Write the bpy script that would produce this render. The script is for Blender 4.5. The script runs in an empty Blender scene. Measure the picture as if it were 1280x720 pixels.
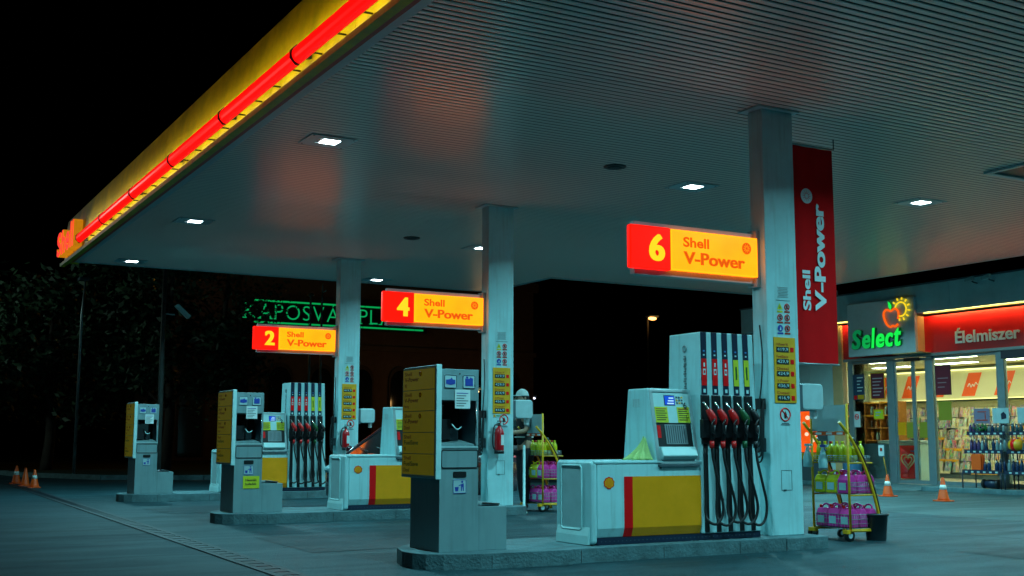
import bpy, bmesh, math, random
from mathutils import Vector, Matrix
random.seed(7)
R = math.radians
scene = bpy.context.scene
col = scene.collection
K = 0.137          # kerb height
PITCH = 6.1        # distance from one pump island to the next
ZC = 4.65          # canopy soffit height
EXPO = 0.0

# ------------------------------------------------------------------ materials
_m = {}
def mat(name, c, rough=.5, metal=0., spec=.5, var=0., vscale=6., bump=0., bscale=60., emit=None, estr=1., coat=0., trans=0.):
    if name in _m: return _m[name]
    m = bpy.data.materials.new(name); m.use_nodes = True
    nt = m.node_tree; b = nt.nodes['Principled BSDF']
    b.inputs['Base Color'].default_value = (*c, 1)
    b.inputs['Roughness'].default_value = rough
    b.inputs['Metallic'].default_value = metal
    b.inputs['Specular IOR Level'].default_value = spec
    b.inputs['Coat Weight'].default_value = coat
    b.inputs['Transmission Weight'].default_value = trans
    if emit:
        b.inputs['Emission Color'].default_value = (*emit, 1)
        b.inputs['Emission Strength'].default_value = estr
    tc = nt.nodes.new('ShaderNodeTexCoord')
    if var > 0:
        n = nt.nodes.new('ShaderNodeTexNoise'); n.inputs['Scale'].default_value = vscale
        n.inputs['Detail'].default_value = 7; n.inputs['Roughness'].default_value = .65
        nt.links.new(tc.outputs['Object'], n.inputs['Vector'])
        r = nt.nodes.new('ShaderNodeValToRGB')
        r.color_ramp.elements[0].position = .32; r.color_ramp.elements[1].position = .68
        r.color_ramp.elements[0].color = (*[x*(1-var) for x in c], 1)
        r.color_ramp.elements[1].color = (*[min(1, x*(1+var*.35)) for x in c], 1)
        nt.links.new(n.outputs['Fac'], r.inputs['Fac']); nt.links.new(r.outputs['Color'], b.inputs['Base Color'])
        mr = nt.nodes.new('ShaderNodeMapRange'); mr.inputs['To Min'].default_value = max(0, rough-.12); mr.inputs['To Max'].default_value = min(1, rough+.15)
        nt.links.new(n.outputs['Fac'], mr.inputs['Value']); nt.links.new(mr.outputs['Result'], b.inputs['Roughness'])
    if bump > 0:
        n2 = nt.nodes.new('ShaderNodeTexNoise'); n2.inputs['Scale'].default_value = bscale; n2.inputs['Detail'].default_value = 4
        nt.links.new(tc.outputs['Object'], n2.inputs['Vector'])
        bp = nt.nodes.new('ShaderNodeBump'); bp.inputs['Strength'].default_value = bump; bp.inputs['Distance'].default_value = .02
        nt.links.new(n2.outputs['Fac'], bp.inputs['Height']); nt.links.new(bp.outputs['Normal'], b.inputs['Normal'])
    _m[name] = m
    return m

def grime_mat(name, c, rough, amount=.5, zlow=.0, zhigh=1.2):
    """paint with vertical streaks of dirt that is denser near the foot"""
    m = mat(name, c, rough, var=.12, vscale=3)
    nt = m.node_tree; b = nt.nodes['Principled BSDF']
    tc = nt.nodes.new('ShaderNodeTexCoord')
    mp = nt.nodes.new('ShaderNodeMapping'); mp.inputs['Scale'].default_value = (9, 9, .7)
    nt.links.new(tc.outputs['Object'], mp.inputs['Vector'])
    n = nt.nodes.new('ShaderNodeTexNoise'); n.inputs['Scale'].default_value = 2.2; n.inputs['Detail'].default_value = 8
    nt.links.new(mp.outputs['Vector'], n.inputs['Vector'])
    rr = nt.nodes.new('ShaderNodeValToRGB'); rr.color_ramp.elements[0].position = .5; rr.color_ramp.elements[1].position = .8
    nt.links.new(n.outputs['Fac'], rr.inputs['Fac'])
    mx = nt.nodes.new('ShaderNodeMix'); mx.data_type = 'RGBA'
    mul = nt.nodes.new('ShaderNodeMath'); mul.operation = 'MULTIPLY'; mul.inputs[1].default_value = amount
    nt.links.new(rr.outputs['Color'], mul.inputs[0]); nt.links.new(mul.outputs[0], mx.inputs[0])
    src = b.inputs['Base Color'].links[0].from_socket
    nt.links.new(src, mx.inputs[6]); mx.inputs[7].default_value = (c[0]*.45, c[1]*.45, c[2]*.42, 1)
    nt.links.new(mx.outputs[2], b.inputs['Base Color'])
    return m

def emis(name, c, s):
    if name in _m: return _m[name]
    m = bpy.data.materials.new(name); m.use_nodes = True
    nt = m.node_tree; nt.nodes.clear()
    o = nt.nodes.new('ShaderNodeOutputMaterial'); e = nt.nodes.new('ShaderNodeEmission')
    e.inputs[0].default_value = (*c, 1); e.inputs[1].default_value = s
    nt.links.new(e.outputs[0], o.inputs[0]); _m[name] = m
    return m

def panel_emis(name, c, s, var=.18, vs=3.):
    """backlit translucent acrylic: emission a little uneven with old dirt, plus a glossy skin"""
    m = emis(name, c, s); nt = m.node_tree
    if 'Noise Texture' in nt.nodes: return m
    e = nt.nodes['Emission']; o = nt.nodes['Material Output']
    tc = nt.nodes.new('ShaderNodeTexCoord'); n = nt.nodes.new('ShaderNodeTexNoise')
    n.inputs['Scale'].default_value = vs; n.inputs['Detail'].default_value = 6
    nt.links.new(tc.outputs['Object'], n.inputs['Vector'])
    mr = nt.nodes.new('ShaderNodeMapRange'); mr.inputs['From Min'].default_value = .3; mr.inputs['From Max'].default_value = .7
    mr.inputs['To Min'].default_value = s*(1-var); mr.inputs['To Max'].default_value = s*(1+var)
    nt.links.new(n.outputs['Fac'], mr.inputs['Value']); nt.links.new(mr.outputs['Result'], e.inputs[1])
    g = nt.nodes.new('ShaderNodeBsdfPrincipled'); g.inputs['Base Color'].default_value = (c[0]*.4, c[1]*.4, c[2]*.4, 1); g.inputs['Roughness'].default_value = .25
    ad = nt.nodes.new('ShaderNodeAddShader'); nt.links.new(e.outputs[0], ad.inputs[0]); nt.links.new(g.outputs[0], ad.inputs[1])
    nt.links.new(ad.outputs[0], o.inputs[0])
    return m

def glass_mat(name, tint=(.9, .97, .96), refl=.08):
    if name in _m: return _m[name]
    m = bpy.data.materials.new(name); m.use_nodes = True
    nt = m.node_tree; nt.nodes.clear()
    o = nt.nodes.new('ShaderNodeOutputMaterial'); t = nt.nodes.new('ShaderNodeBsdfTransparent'); g = nt.nodes.new('ShaderNodeBsdfGlossy')
    t.inputs[0].default_value = (*tint, 1); g.inputs['Roughness'].default_value = .03
    f = nt.nodes.new('ShaderNodeFresnel'); f.inputs['IOR'].default_value = 1.45
    x = nt.nodes.new('ShaderNodeMixShader'); nt.links.new(f.outputs[0], x.inputs[0]); nt.links.new(t.outputs[0], x.inputs[1]); nt.links.new(g.outputs[0], x.inputs[2])
    nt.links.new(x.outputs[0], o.inputs[0]); _m[name] = m
    return m

def random_cover(name, sat=.95, val=(.15, .8), title=True):
    """printed cover: colours differ from copy to copy"""
    if name in _m: return _m[name]
    m = mat(name, (.5, .5, .5), .35); nt = m.node_tree; b = nt.nodes['Principled BSDF']
    oi = nt.nodes.new('ShaderNodeObjectInfo'); wn = nt.nodes.new('ShaderNodeTexWhiteNoise'); wn.noise_dimensions = '1D'
    nt.links.new(oi.outputs['Random'], wn.inputs['W'])
    tc = nt.nodes.new('ShaderNodeTexCoord')
    ad = nt.nodes.new('ShaderNodeVectorMath'); ad.operation = 'ADD'
    nt.links.new(tc.outputs['Generated'], ad.inputs[0]); nt.links.new(wn.outputs['Color'], ad.inputs[1])
    n = nt.nodes.new('ShaderNodeTexVoronoi'); n.inputs['Scale'].default_value = 3.2
    nt.links.new(ad.outputs[0], n.inputs['Vector'])
    hs = nt.nodes.new('ShaderNodeHueSaturation'); hs.inputs['Saturation'].default_value = sat; hs.inputs['Value'].default_value = .85
    nt.links.new(n.outputs['Color'], hs.inputs['Color'])
    mx = nt.nodes.new('ShaderNodeMix'); mx.data_type = 'RGBA'; mx.inputs[0].default_value = .5
    cr = nt.nodes.new('ShaderNodeValToRGB'); cr.color_ramp.interpolation = 'CONSTANT'
    for k, cc in enumerate(((.50, .46, .30), (.03, .03, .035), (.36, .32, .2), (.45, .03, .02), (.62, .60, .45), (.03, .12, .22), (.55, .36, .03), (.14, .22, .08))):
        e_ = cr.color_ramp.elements[k] if k < 2 else cr.color_ramp.elements.new(k/8)
        e_.position = k/8; e_.color = (*cc, 1)
    nt.links.new(oi.outputs['Random'], cr.inputs['Fac'])
    nt.links.new(hs.outputs['Color'], mx.inputs[6]); nt.links.new(cr.outputs['Color'], mx.inputs[7])
    nt.links.new(mx.outputs[2], b.inputs['Base Color'])
    return m

M = dict(
    white=grime_mat('white_paint', (.43, .74, .77), .32, .5),
    whitep=mat('white_plastic', (.48, .76, .77), .4, var=.1),
    capp=mat('grey_white_plastic', (.40, .58, .60), .35, var=.12),
    grey=grime_mat('grey_powder_coat', (.20, .32, .34), .42, .35),
    greyd=mat('dark_grey_steel', (.07, .11, .13), .45, var=.2),
    alu=mat('aluminium', (.42, .55, .57), .35, metal=.6, var=.1),
    navy=mat('navy_plastic', (.010, .022, .05), .35),
    black=mat('black_plastic', (.008, .010, .012), .38),
    rubber=mat('black_rubber', (.010, .012, .014), .5, bump=.1),
    yellow=mat('yellow_vinyl', (.97, .34, .002), .38, var=.10, vscale=4),
    ysign=mat('yellow_board', (.80, .38, .008), .45, var=.12, vscale=5),
    red=mat('red_vinyl', (.92, .004, .006), .4, var=.08, spec=.3),
    lime=mat('lime_sticker', (.62, .66, .02), .5, var=.1),
    blue=mat('blue_print', (.02, .06, .38), .5),
    dkred=mat('dark_red_print', (.42, .03, .01), .5),
    green=mat('green_print', (.02, .22, .03), .5),
    ink=mat('black_ink', (.010, .012, .010), .6),
    paper=mat('paper', (.66, .78, .78), .7, var=.06),
    conc=mat('kerb_concrete', (.095, .19, .21), .75, var=.45, vscale=5, bump=.5, bscale=40),
    dark=mat('dark_recess', (.012, .016, .018), .4),
    chrome=mat('chrome', (.7, .75, .76), .15, metal=1),
    orange=mat('cone_orange', (1., .10, .003), .45, var=.2, vscale=12),
    coneW=mat('reflective_white', (.75, .85, .82), .35, var=.12, vscale=20),
    ycart=mat('yellow_tube_paint', (.80, .43, .01), .38, var=.2, vscale=14),
    pink=mat('pink_liquid_jug', (.75, .05, .36), .22, var=.15, vscale=12, coat=.4),
    yliq=mat('yellow_liquid_jug', (.62, .58, .01), .22, var=.15, vscale=12, coat=.4),
    clear=mat('clear_blue_plastic', (.35, .62, .66), .15, coat=.4),
    extred=mat('extinguisher_red', (.55, .006, .012), .25, coat=.4),
    banner=mat('banner_cloth', (.70, .004, .006), .8, spec=.12, var=.14, vscale=2, bump=.15, bscale=5),
    bannerw=mat('banner_print', (.62, .72, .74), .6),
    glass=glass_mat('window_glass'),
    darkglass=mat('dark_glass', (.01, .014, .016), .06, spec=.7),
    bin=mat('bin_plastic', (.02, .035, .042), .45, var=.2),
    steel=mat('galvanised_steel', (.3, .38, .4), .4, metal=.7, var=.15),
    wallp=mat('white_wall_panel', (.68, .92, .90), .5, var=.08, vscale=2),
    beige=mat('beige_pilaster', (.85, .52, .24), .55, var=.12, vscale=3),
    shopred=mat('red_fascia', (.72, .008, .010), .38, var=.08, vscale=2),
    parapet=mat('grey_parapet', (.58, .80, .82), .55, var=.16, vscale=1.5),
    mullion=mat('mullion', (.24, .34, .37), .38, metal=.5, var=.1),
    wood=mat('orange_wood', (.42, .17, .03), .45, var=.3, vscale=8),
    cream=mat('cream_board', (.72, .68, .45), .55),
    oprint=mat('orange_print', (.88, .10, .006), .5),
    led=emis('lamp_lens', (.80, .95, 1.), 22),
)

# ------------------------------------------------------------------ mesh builder
ORIG = {}
class MB:
    def __init__(s): s.v = []; s.f = []; s.mi = []; s.sm = []; s.mats = []
    def _m(s, m):
        if m not in s.mats: s.mats.append(m)
        return s.mats.index(m)
    def raw(s, vs, fs, m, smooth=False):
        o = len(s.v); s.v += [tuple(p) for p in vs]; k = s._m(m)
        for f in fs: s.f.append([i+o for i in f]); s.mi.append(k); s.sm.append(smooth)
        return s
    def poly(s, pts, m): return s.raw(pts, [list(range(len(pts)))], m)
    def box(s, x0, x1, y0, y1, z0, z1, m):
        vs = [(x, y, z) for z in (z0, z1) for y in (y0, y1) for x in (x0, x1)]
        return s.raw(vs, [(0, 2, 3, 1), (4, 5, 7, 6), (0, 1, 5, 4), (2, 6, 7, 3), (0, 4, 6, 2), (1, 3, 7, 5)], m)
    def prism(s, prof, a0, a1, axis, m, smooth=False):
        n = len(prof)
        def P(p, a):
            return {'x': (a, p[0], p[1]), 'y': (p[0], a, p[1]), 'z': (p[0], p[1], a)}[axis]
        vs = [P(p, a0) for p in prof]+[P(p, a1) for p in prof]
        s.raw(vs, [list(range(n)), list(range(2*n-1, n-1, -1))], m)
        o = len(s.v)-2*n; k = s._m(m)
        for i in range(n):
            s.f.append([o+i, o+(i+1) % n, o+n+(i+1) % n, o+n+i]); s.mi.append(k); s.sm.append(smooth)
        return s
    def tube(s, pts, r, m, n=8, closed=False):
        pts = [Vector(p) for p in pts]; N = len(pts)
        rs = r if isinstance(r, (list, tuple)) else [r]*N
        up = None; rings = []
        for i, p in enumerate(pts):
            if closed: t = pts[(i+1) % N]-pts[i-1]
            else: t = pts[min(i+1, N-1)]-pts[max(i-1, 0)]
            t.normalize()
            if up is None:
                up = Vector((0, 0, 1)) if abs(t.z) < .9 else Vector((0, 1, 0))
            a = t.cross(up)
            if a.length < 1e-5: a = t.orthogonal()
            a.normalize(); b = a.cross(t).normalized(); up = b
            rings.append([p+rs[i]*(math.cos(2*math.pi*j/n)*a+math.sin(2*math.pi*j/n)*b) for j in range(n)])
        vs = [q for ring in rings for q in ring]; fs = []
        for i in range(N if closed else N-1):
            i2 = (i+1) % N
            for j in range(n): fs.append((i*n+j, i*n+(j+1) % n, i2*n+(j+1) % n, i2*n+j))
        s.raw(vs, fs, m, True)
        if not closed:
            s.raw(rings[0], [list(range(n-1, -1, -1))], m); s.raw(rings[-1], [list(range(n))], m)
        return s
    def lathe(s, prof, c, m, n=16, axis='z', smooth=True, a0=0, a1=2*math.pi):
        c = Vector(c); vs = []; k = len(prof)
        for r, h in prof:
            for j in range(n):
                t = 2*math.pi*j/n; p = (r*math.cos(t), r*math.sin(t), h)
                if axis == 'y': p = (p[0], p[2], p[1])
                if axis == 'x': p = (p[2], p[0], p[1])
                vs.append(c+Vector(p))
        fs = [(i*n+j, i*n+(j+1) % n, (i+1)*n+(j+1) % n, (i+1)*n+j) for i in range(k-1) for j in range(n)]
        s.raw(vs, fs, m, smooth)
        s.raw(vs[:n], [list(range(n))], m); s.raw(vs[-n:], [list(range(n))], m)
        return s
    def ball(s, c, r, m, n=12, k=8, sc=(1, 1, 1)):
        vs = []; c = Vector(c)
        for i in range(k+1):
            ph = math.pi*i/k
            for j in range(n):
                t = 2*math.pi*j/n
                vs.append(c+Vector((r*sc[0]*math.sin(ph)*math.cos(t), r*sc[1]*math.sin(ph)*math.sin(t), r*sc[2]*math.cos(ph))))
        fs = [(i*n+j, i*n+(j+1) % n, (i+1)*n+(j+1) % n, (i+1)*n+j) for i in range(k) for j in range(n)]
        return s.raw(vs, fs, m, True)
    def text(s, body, o, right, up, h, m, w=None, bold=0., ext=0., shear=0., center=False):
        if bold > .03 and not ext:          # heavy weight: three strokes side by side, each a hair proud of the last
            d = (bold-.022)*h*1.15; rv = Vector(right); nv = rv.cross(Vector(up)); wd = w-2*d if w else None
            for k in (-1, 0, 1): s.text(body, Vector(o)+rv*(d+k*d)+nv*(.0003*(k+1)), right, up, h, m, wd, .022, 0, shear, center)
            return s
        vs, fs = text_geo(body, bold, shear, ext)
        xs = [p[0] for p in vs]; ys = [p[1] for p in vs]
        x0, x1, y0, y1 = min(xs), max(xs), min(ys), max(ys)
        sy = h/(y1-y0); sx = (w/(x1-x0)) if w else sy
        right = Vector(right); up = Vector(up); nrm = right.cross(up); o = Vector(o)
        off = -(x1-x0)*sx/2 if center else 0
        out = [o+right*((p[0]-x0)*sx+off)+up*((p[1]-y0)*sy)+nrm*(p[2]*ext*2 if ext else 0) for p in vs]
        return s.raw(out, fs, m)
    def build(s, name, parent=None, loc=(0, 0, 0), bevel=0., seg=2):
        if parent is not None: loc0 = ORIG[parent.name]
        else: loc0 = Vector(loc)
        me = bpy.data.meshes.new(name)
        me.from_pydata([tuple(Vector(p)-loc0) for p in s.v], [], s.f)
        for m in s.mats: me.materials.append(m)
        me.polygons.foreach_set('material_index', s.mi); me.polygons.foreach_set('use_smooth', s.sm)
        bm = bmesh.new(); bm.from_mesh(me)
        bmesh.ops.remove_doubles(bm, verts=bm.verts, dist=1e-6)
        bmesh.ops.recalc_face_normals(bm, faces=bm.faces); bm.to_mesh(me); bm.free()
        ob = bpy.data.objects.new(name, me); col.objects.link(ob)
        ORIG[ob.name] = loc0.copy()
        if parent is not None: ob.parent = parent
        else: ob.location = loc0
        if bevel > 0:
            bv = ob.modifiers.new('bevel', 'BEVEL'); bv.width = bevel; bv.segments = seg; bv.limit_method = 'ANGLE'; bv.angle_limit = R(35)
        return ob
_tc = {}
def text_geo(body, bold, shear, ext):
    k = (body, bold, shear, ext > 0)
    if k in _tc: return _tc[k]
    cu = bpy.data.curves.new('lettering', 'FONT'); cu.body = body; cu.size = 1; cu.offset = bold; cu.shear = shear
    cu.extrude = .5 if ext > 0 else 0; cu.resolution_u = 4
    ob = bpy.data.objects.new('lettering', cu); col.objects.link(ob)
    bpy.context.view_layer.update(); dg = bpy.context.evaluated_depsgraph_get()
    me = bpy.data.meshes.new_from_object(ob.evaluated_get(dg))
    vs = [tuple(v.co) for v in me.vertices]; fs = [list(p.vertices) for p in me.polygons]
    bpy.data.objects.remove(ob); bpy.data.curves.remove(cu); bpy.data.meshes.remove(me)
    _tc[k] = (vs, fs)
    return vs, fs

def tag(o, label=None, cat=None, group=None, kind=None):
    if label: o['label'] = label
    if cat: o['category'] = cat
    if group: o['group'] = group
    if kind: o['kind'] = kind
    return o
def thing(name, label, cat, loc, group=None):
    o = bpy.data.objects.new(name, None); col.objects.link(o); o.location = loc; o.empty_display_size = .1
    ORIG[o.name] = Vector(loc)
    return tag(o, label, cat, group)
def copy_tree(o, d=(0, 0, 0), parent=None, label=None):
    c = o.copy(); col.objects.link(c)
    ORIG[c.name] = ORIG[o.name]+Vector(d)
    if parent is not None: c.parent = parent
    else: c.location = Vector(o.location)+Vector(d)
    if label: c['label'] = label
    for ch in list(o.children): copy_tree(ch, d, c)
    return c
def spline(pts, n=6):
    P = [Vector(p) for p in pts]; P = [2*P[0]-P[1]]+P+[2*P[-1]-P[-2]]; out = []
    for i in range(1, len(P)-2):
        for k in range(n):
            t = k/n; a, b, c, d = P[i-1:i+3]
            out.append(.5*((2*b)+(c-a)*t+(2*a-5*b+4*c-d)*t*t+(3*b-a-3*c+d)*t**3))
    out.append(P[-2]); return out
def rrect(x0, x1, z0, z1, r, n=4):
    out = []
    for cx, cz, a in ((x1-r, z1-r, 0), (x0+r, z1-r, 90), (x0+r, z0+r, 180), (x1-r, z0+r, 270)):
        for k in range(n+1):
            t = R(a+90*k/n); out.append((cx+r*math.cos(t), cz+r*math.sin(t)))
    return out
FX = (1, 0, 0); UP = (0, 0, 1); LY = (0, -1, 0)   # text frames: front faces look along -Y, left faces along -X

def scallop(mb, c, r, right, nrm, m_out, m_in):
    """the scallop-shell emblem: red outline, yellow ribs"""
    c = Vector(c); right = Vector(right); nrm = Vector(nrm); up = Vector(UP)
    def outline(k):
        pts = []
        for i in range(-6, 7):
            a = R(90-i*19); rr = r*k*(1.0+.05*math.cos(i*math.pi))
            pts.append((rr*math.cos(a), rr*math.sin(a)*.96))
        pts += [(r*.62*k, -r*.62*k), (r*.40*k, -r*.70*k), (r*.36*k, -r*.88*k), (-r*.36*k, -r*.88*k), (-r*.40*k, -r*.70*k), (-r*.62*k, -r*.62*k)]
        return pts
    P = lambda p, d: c+right*p[0]+up*p[1]+nrm*d
    mb.poly([P(p, .002) for p in outline(1.0)], m_out)
    mb.poly([P(p, .004) for p in outline(.84)], m_in)
    for i in range(-3, 4):
        a = R(90-i*27); d = Vector((math.cos(a), math.sin(a))); t = Vector((-d.y, d.x))*r*.013
        b0 = Vector((d.x*.12*r, -.60*r)); b1 = d*r*.78
        mb.poly([P(b0+t*.6, .006), P(b0-t*.6, .006), P(b1-t, .006), P(b1+t, .006)], m_out)

def star_ring(mb, c, r, right, nrm, m_ring, m_star, spikes=10):
    c = Vector(c); right = Vector(right); nrm = Vector(nrm); up = Vector(UP)
    P = lambda a, rr, d: c+right*(rr*math.cos(a))+up*(rr*math.sin(a))+nrm*d
    mb.poly([P(2*math.pi*i/24, r, .003) for i in range(24)], m_ring)
    for i in range(spikes):
        a = 2*math.pi*i/spikes; b = .17
        mb.poly([P(a-b, r*.28, .005), P(a, r*.84, .005), P(a+b, r*.28, .005)], m_star)
# ------------------------------------------------------------------ ground
def ground_mat(name, base, dark, rough, scale, bumpd, patch=.5, spec=.22):
    m = bpy.data.materials.new(name); m.use_nodes = True; nt = m.node_tree; b = nt.nodes['Principled BSDF']
    b.inputs['Specular IOR Level'].default_value = spec
    tc = nt.nodes.new('ShaderNodeTexCoord')
    def noise(sc, det=6, mp=None, dist=0):
        n = nt.nodes.new('ShaderNodeTexNoise'); n.inputs['Scale'].default_value = sc; n.inputs['Detail'].default_value = det; n.inputs['Distortion'].default_value = dist
        if mp:
            k = nt.nodes.new('ShaderNodeMapping'); k.inputs['Scale'].default_value = mp
            nt.links.new(tc.outputs['Object'], k.inputs[0]); nt.links.new(k.outputs[0], n.inputs['Vector'])
        else: nt.links.new(tc.outputs['Object'], n.inputs['Vector'])
        return n
    big = noise(.35, 8, (1, .45, 1), .6); fine = noise(scale, 4); mid = noise(3.5, 8, None, .4); streak = noise(.9, 8, (.5, 2.2, 1), .8)
    def ramp(src, a, c):
        r = nt.nodes.new('ShaderNodeMapRange'); r.inputs['From Min'].default_value = a; r.inputs['From Max'].default_value = c; nt.links.new(src.outputs['Fac'], r.inputs['Value']); return r.outputs['Result']
    def mix(f, a, c, mode='MIX', k=1.):
        x = nt.nodes.new('ShaderNodeMix'); x.data_type = 'RGBA'; x.blend_type = mode
        mm = nt.nodes.new('ShaderNodeMath'); mm.operation = 'MULTIPLY'; mm.inputs[1].default_value = k; nt.links.new(f, mm.inputs[0]); nt.links.new(mm.outputs[0], x.inputs[0])
        for i, v in ((6, a), (7, c)):
            if isinstance(v, tuple): x.inputs[i].default_value = (*v, 1)
            else: nt.links.new(v, x.inputs[i])
        return x.outputs[2]
    c = mix(ramp(big, .38, .64), base, dark, k=patch)
    c = mix(ramp(streak, .44, .66), c, tuple(x*.4 for x in dark), k=.72)
    c = mix(ramp(mid, .54, .74), c, tuple(x*.45 for x in dark), k=.65)
    c = mix(ramp(fine, .35, .65), c, tuple(min(1, x*2.) for x in base), k=.42)
    drip = noise(5.5, 3, None, 1.2); c = mix(ramp(drip, .66, .72), c, tuple(x*.25 for x in dark), k=.8)
    tyre = noise(1.0, 5, (.25, 5.5, 1), .3); c = mix(ramp(tyre, .60, .70), c, tuple(x*.35 for x in dark), k=.45)
    nt.links.new(c, b.inputs['Base Color'])
    rr = nt.nodes.new('ShaderNodeMapRange'); rr.inputs['To Min'].default_value = rough-.22; rr.inputs['To Max'].default_value = rough+.12
    nt.links.new(streak.outputs['Fac'], rr.inputs['Value']); nt.links.new(rr.outputs['Result'], b.inputs['Roughness'])
    bp = nt.nodes.new('ShaderNodeBump'); bp.inputs['Strength'].default_value = bumpd; bp.inputs['Distance'].default_value = .012
    nt.links.new(fine.outputs['Fac'], bp.inputs['Height']); nt.links.new(bp.outputs['Normal'], b.inputs['Normal'])
    return m
G_LANE = ground_mat('lane_concrete', (.012, .042, .053), (.006, .023, .032), .66, 130, .6, .85)
G_FORE = ground_mat('forecourt_asphalt', (.017, .057, .069), (.006, .024, .031), .60, 70, 1., .95)
G_SHOP = ground_mat('shop_lane_concrete', (.040, .088, .094), (.022, .052, .057), .66, 110, .6, .75)
G_VERGE = ground_mat('verge_soil', (.02, .03, .02), (.01, .016, .012), .95, 20, .6)

def sheet(name, pts, z, m, kind='structure'):
    return tag(MB().poly([(x, y, z) for x, y in pts], m).build(name), kind=kind)
sheet('ground', [(-400, -400), (400, -400), (400, 400), (-400, 400)], 0, G_LANE)
dl = lambda y: 3.24+(y-9.35)*.0205
sheet('forecourt', [(dl(-6), -6), (14.1, -6), (14.1, 31.8), (dl(31.8), 31.8)], .004, G_FORE)
sheet('shop_lane', [(14.1, -6), (30, -6), (30, 26), (14.1, 26)], .004, G_SHOP)
# drain channel along the canopy edge: concrete edging and slotted grate
mb = MB(); n = 74
GR = mat('drain_iron', (.008, .02, .03), .5, metal=.4, var=.3)
for s in (-1, 1):
    mb.prism([(s*.098-.032, .004), (s*.098+.032, .004), (s*.098+.032, .010), (s*.098-.032, .010)], -5, 31.5, 'y', mat('drain_edge', (.006, .018, .026), .6, var=.3))
mb.prism([(-.064, .004), (.064, .004), (.064, .006), (-.064, .006)], -5, 31.5, 'y', M['dark'])
for i in range(n*2):
    y = -5+i*36.5/(n*2); mb.box(-.064, .064, y, y+.17, .006, .010, GR)
o = mb.build('drain_channel'); o.rotation_euler = (0, 0, -math.atan(.0205)); o.location = (dl(0), 0, 0); tag(o, kind='structure')
# dark sheets on the asphalt, ground shade painted in as their colour
G_PATCH = ground_mat('shade_patch_asphalt', (.009, .031, .039), (.004, .016, .021), .62, 60, 1., .8)
sheet('asphalt_shade_patch', [(4.05, 11.0), (6.6, 11.2), (6.5, 13.2), (4.1, 13.0)], .0075, G_PATCH)
sheet('asphalt_shade_patch', [(9.6, 6.9), (12.6, 6.6), (12.7, 7.9), (9.7, 8.1)], .0075, G_PATCH)
sheet('asphalt_shade_patch', [(4.3, 17.6), (6.2, 17.8), (6.1, 19.4), (4.2, 19.2)], .0075, G_PATCH)
# painted bay line and expansion joints
mb = MB()
for y in (5.2, 11.7, 17.8, 23.9): mb.box(4.0, 14.0, y, y+.018, .004, .0065, M['greyd'])
for x in (11.6, 14.09): mb.box(x, x+.018, -4, 31, .004, .0062, M['greyd'])
tag(mb.build('ground_joints'), kind='structure')
# kerb and verge behind the forecourt
mb = MB()
kp = [(30, 34.2), (14, 32.6), (8.6, 31.9), (6.2, 33.2), (4.6, 37), (3.6, 46), (3.2, 80)]
for a, b in zip(kp, kp[1:]):
    d = (Vector(b)-Vector(a)).normalized(); nn = Vector((-d.y, d.x))*-.07
    mb.prism([(a[0]-nn.x, a[1]-nn.y), (b[0]-nn.x, b[1]-nn.y), (b[0]+nn.x, b[1]+nn.y), (a[0]+nn.x, a[1]+nn.y)], 0, .13, 'z', M['conc'])
tag(mb.build('kerb_strip'), kind='structure')
sheet('verge', [(29.9, 34.3), (14, 32.7), (8.7, 32.0), (6.3, 33.3), (4.7, 37.1), (3.7, 46), (3.3, 80), (3.3, 200), (120, 200), (120, 34)], .1, G_VERGE)
sheet('side_verge', [(-60, 36), (-6, 38), (1.5, 44), (1.5, 200), (-60, 200)], .05, G_VERGE)

# ------------------------------------------------------------------ pump islands (kerbed pavements)
def island(dy):
    mb = MB()
    P = [(4.30, 9.45), (4.31, 9.26), (4.37, 9.12), (4.49, 9.02), (4.8, 8.93), (5.69, 8.87), (5.69, 10.16), (4.9, 10.12), (4.58, 10.0), (4.40, 9.78)]
    mb.prism([(x, y+dy) for x, y in P], 0, K, 'z', M['conc'])
    mb.prism([(5.692, 8.94+dy), (8.262, 8.94+dy), (8.262, 10.12+dy), (5.692, 10.12+dy)], 0, K-.003, 'z', M['conc'])
    mb.prism([(8.264, 8.93+dy), (8.86, 8.97+dy), (8.90, 9.1+dy), (8.90, 10.0+dy), (8.84, 10.1+dy), (8.264, 10.12+dy)], 0, K-.012, 'z', M['conc'])
    for k in range(9):
        x = 4.9+k*.92
        if x > 8.2: break
        yf = (8.93-.06*(x-4.8)/.89 if x < 5.69 else 8.94)+dy
        mb.box(x, x+.010, yf-.0015, yf+.05, .004, K-.016, M['dark'])
    return tag(mb.build('pump_island', bevel=.012), kind='structure')
for i in range(3): island(i*PITCH)

# ------------------------------------------------------------------ canopy
CX0, CX1, CYN, CYF, CYJ, CXJ = 3.86, 19.6, -2.5, 24.62, 21.75, 13.4
can = thing('canopy', 'large flat forecourt canopy with yellow fascia and red light bars', 'canopy', (11, 11, 4.65))
SOF = mat('soffit_paint', (.88, .70, .63), .24, spec=1.0)
SOFD = mat('soffit_gap', (.012, .015, .016), .8)
mb = MB(); y = CYN
while y < CYF-.05:
    y1 = min(y+.072, CYF); xe = CX1 if y1 <= CYJ else CXJ
    # shallow trapezoid slat with a recessed dark gap
    pr = [(y, ZC+.006), (y+.005, ZC+.001), (y+.014, ZC), (y1-.014, ZC), (y1-.005, ZC+.001), (y1, ZC+.006), (y1-.005, ZC+.008), (y+.005, ZC+.008)]
    mb.prism(pr, CX0+.10, xe-.05, 'x', SOF)
    y += .10
mb.box(CX0+.05, CXJ, CYN, CYF, ZC+.046, ZC+.052, SOFD); mb.box(CXJ, CX1, CYN, CYJ, ZC+.0465, ZC+.052, SOFD)
mb.build('soffit', can)
TRIM = mat('canopy_trim', (.40, .52, .54), .4, var=.15)
mb = MB()
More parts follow.
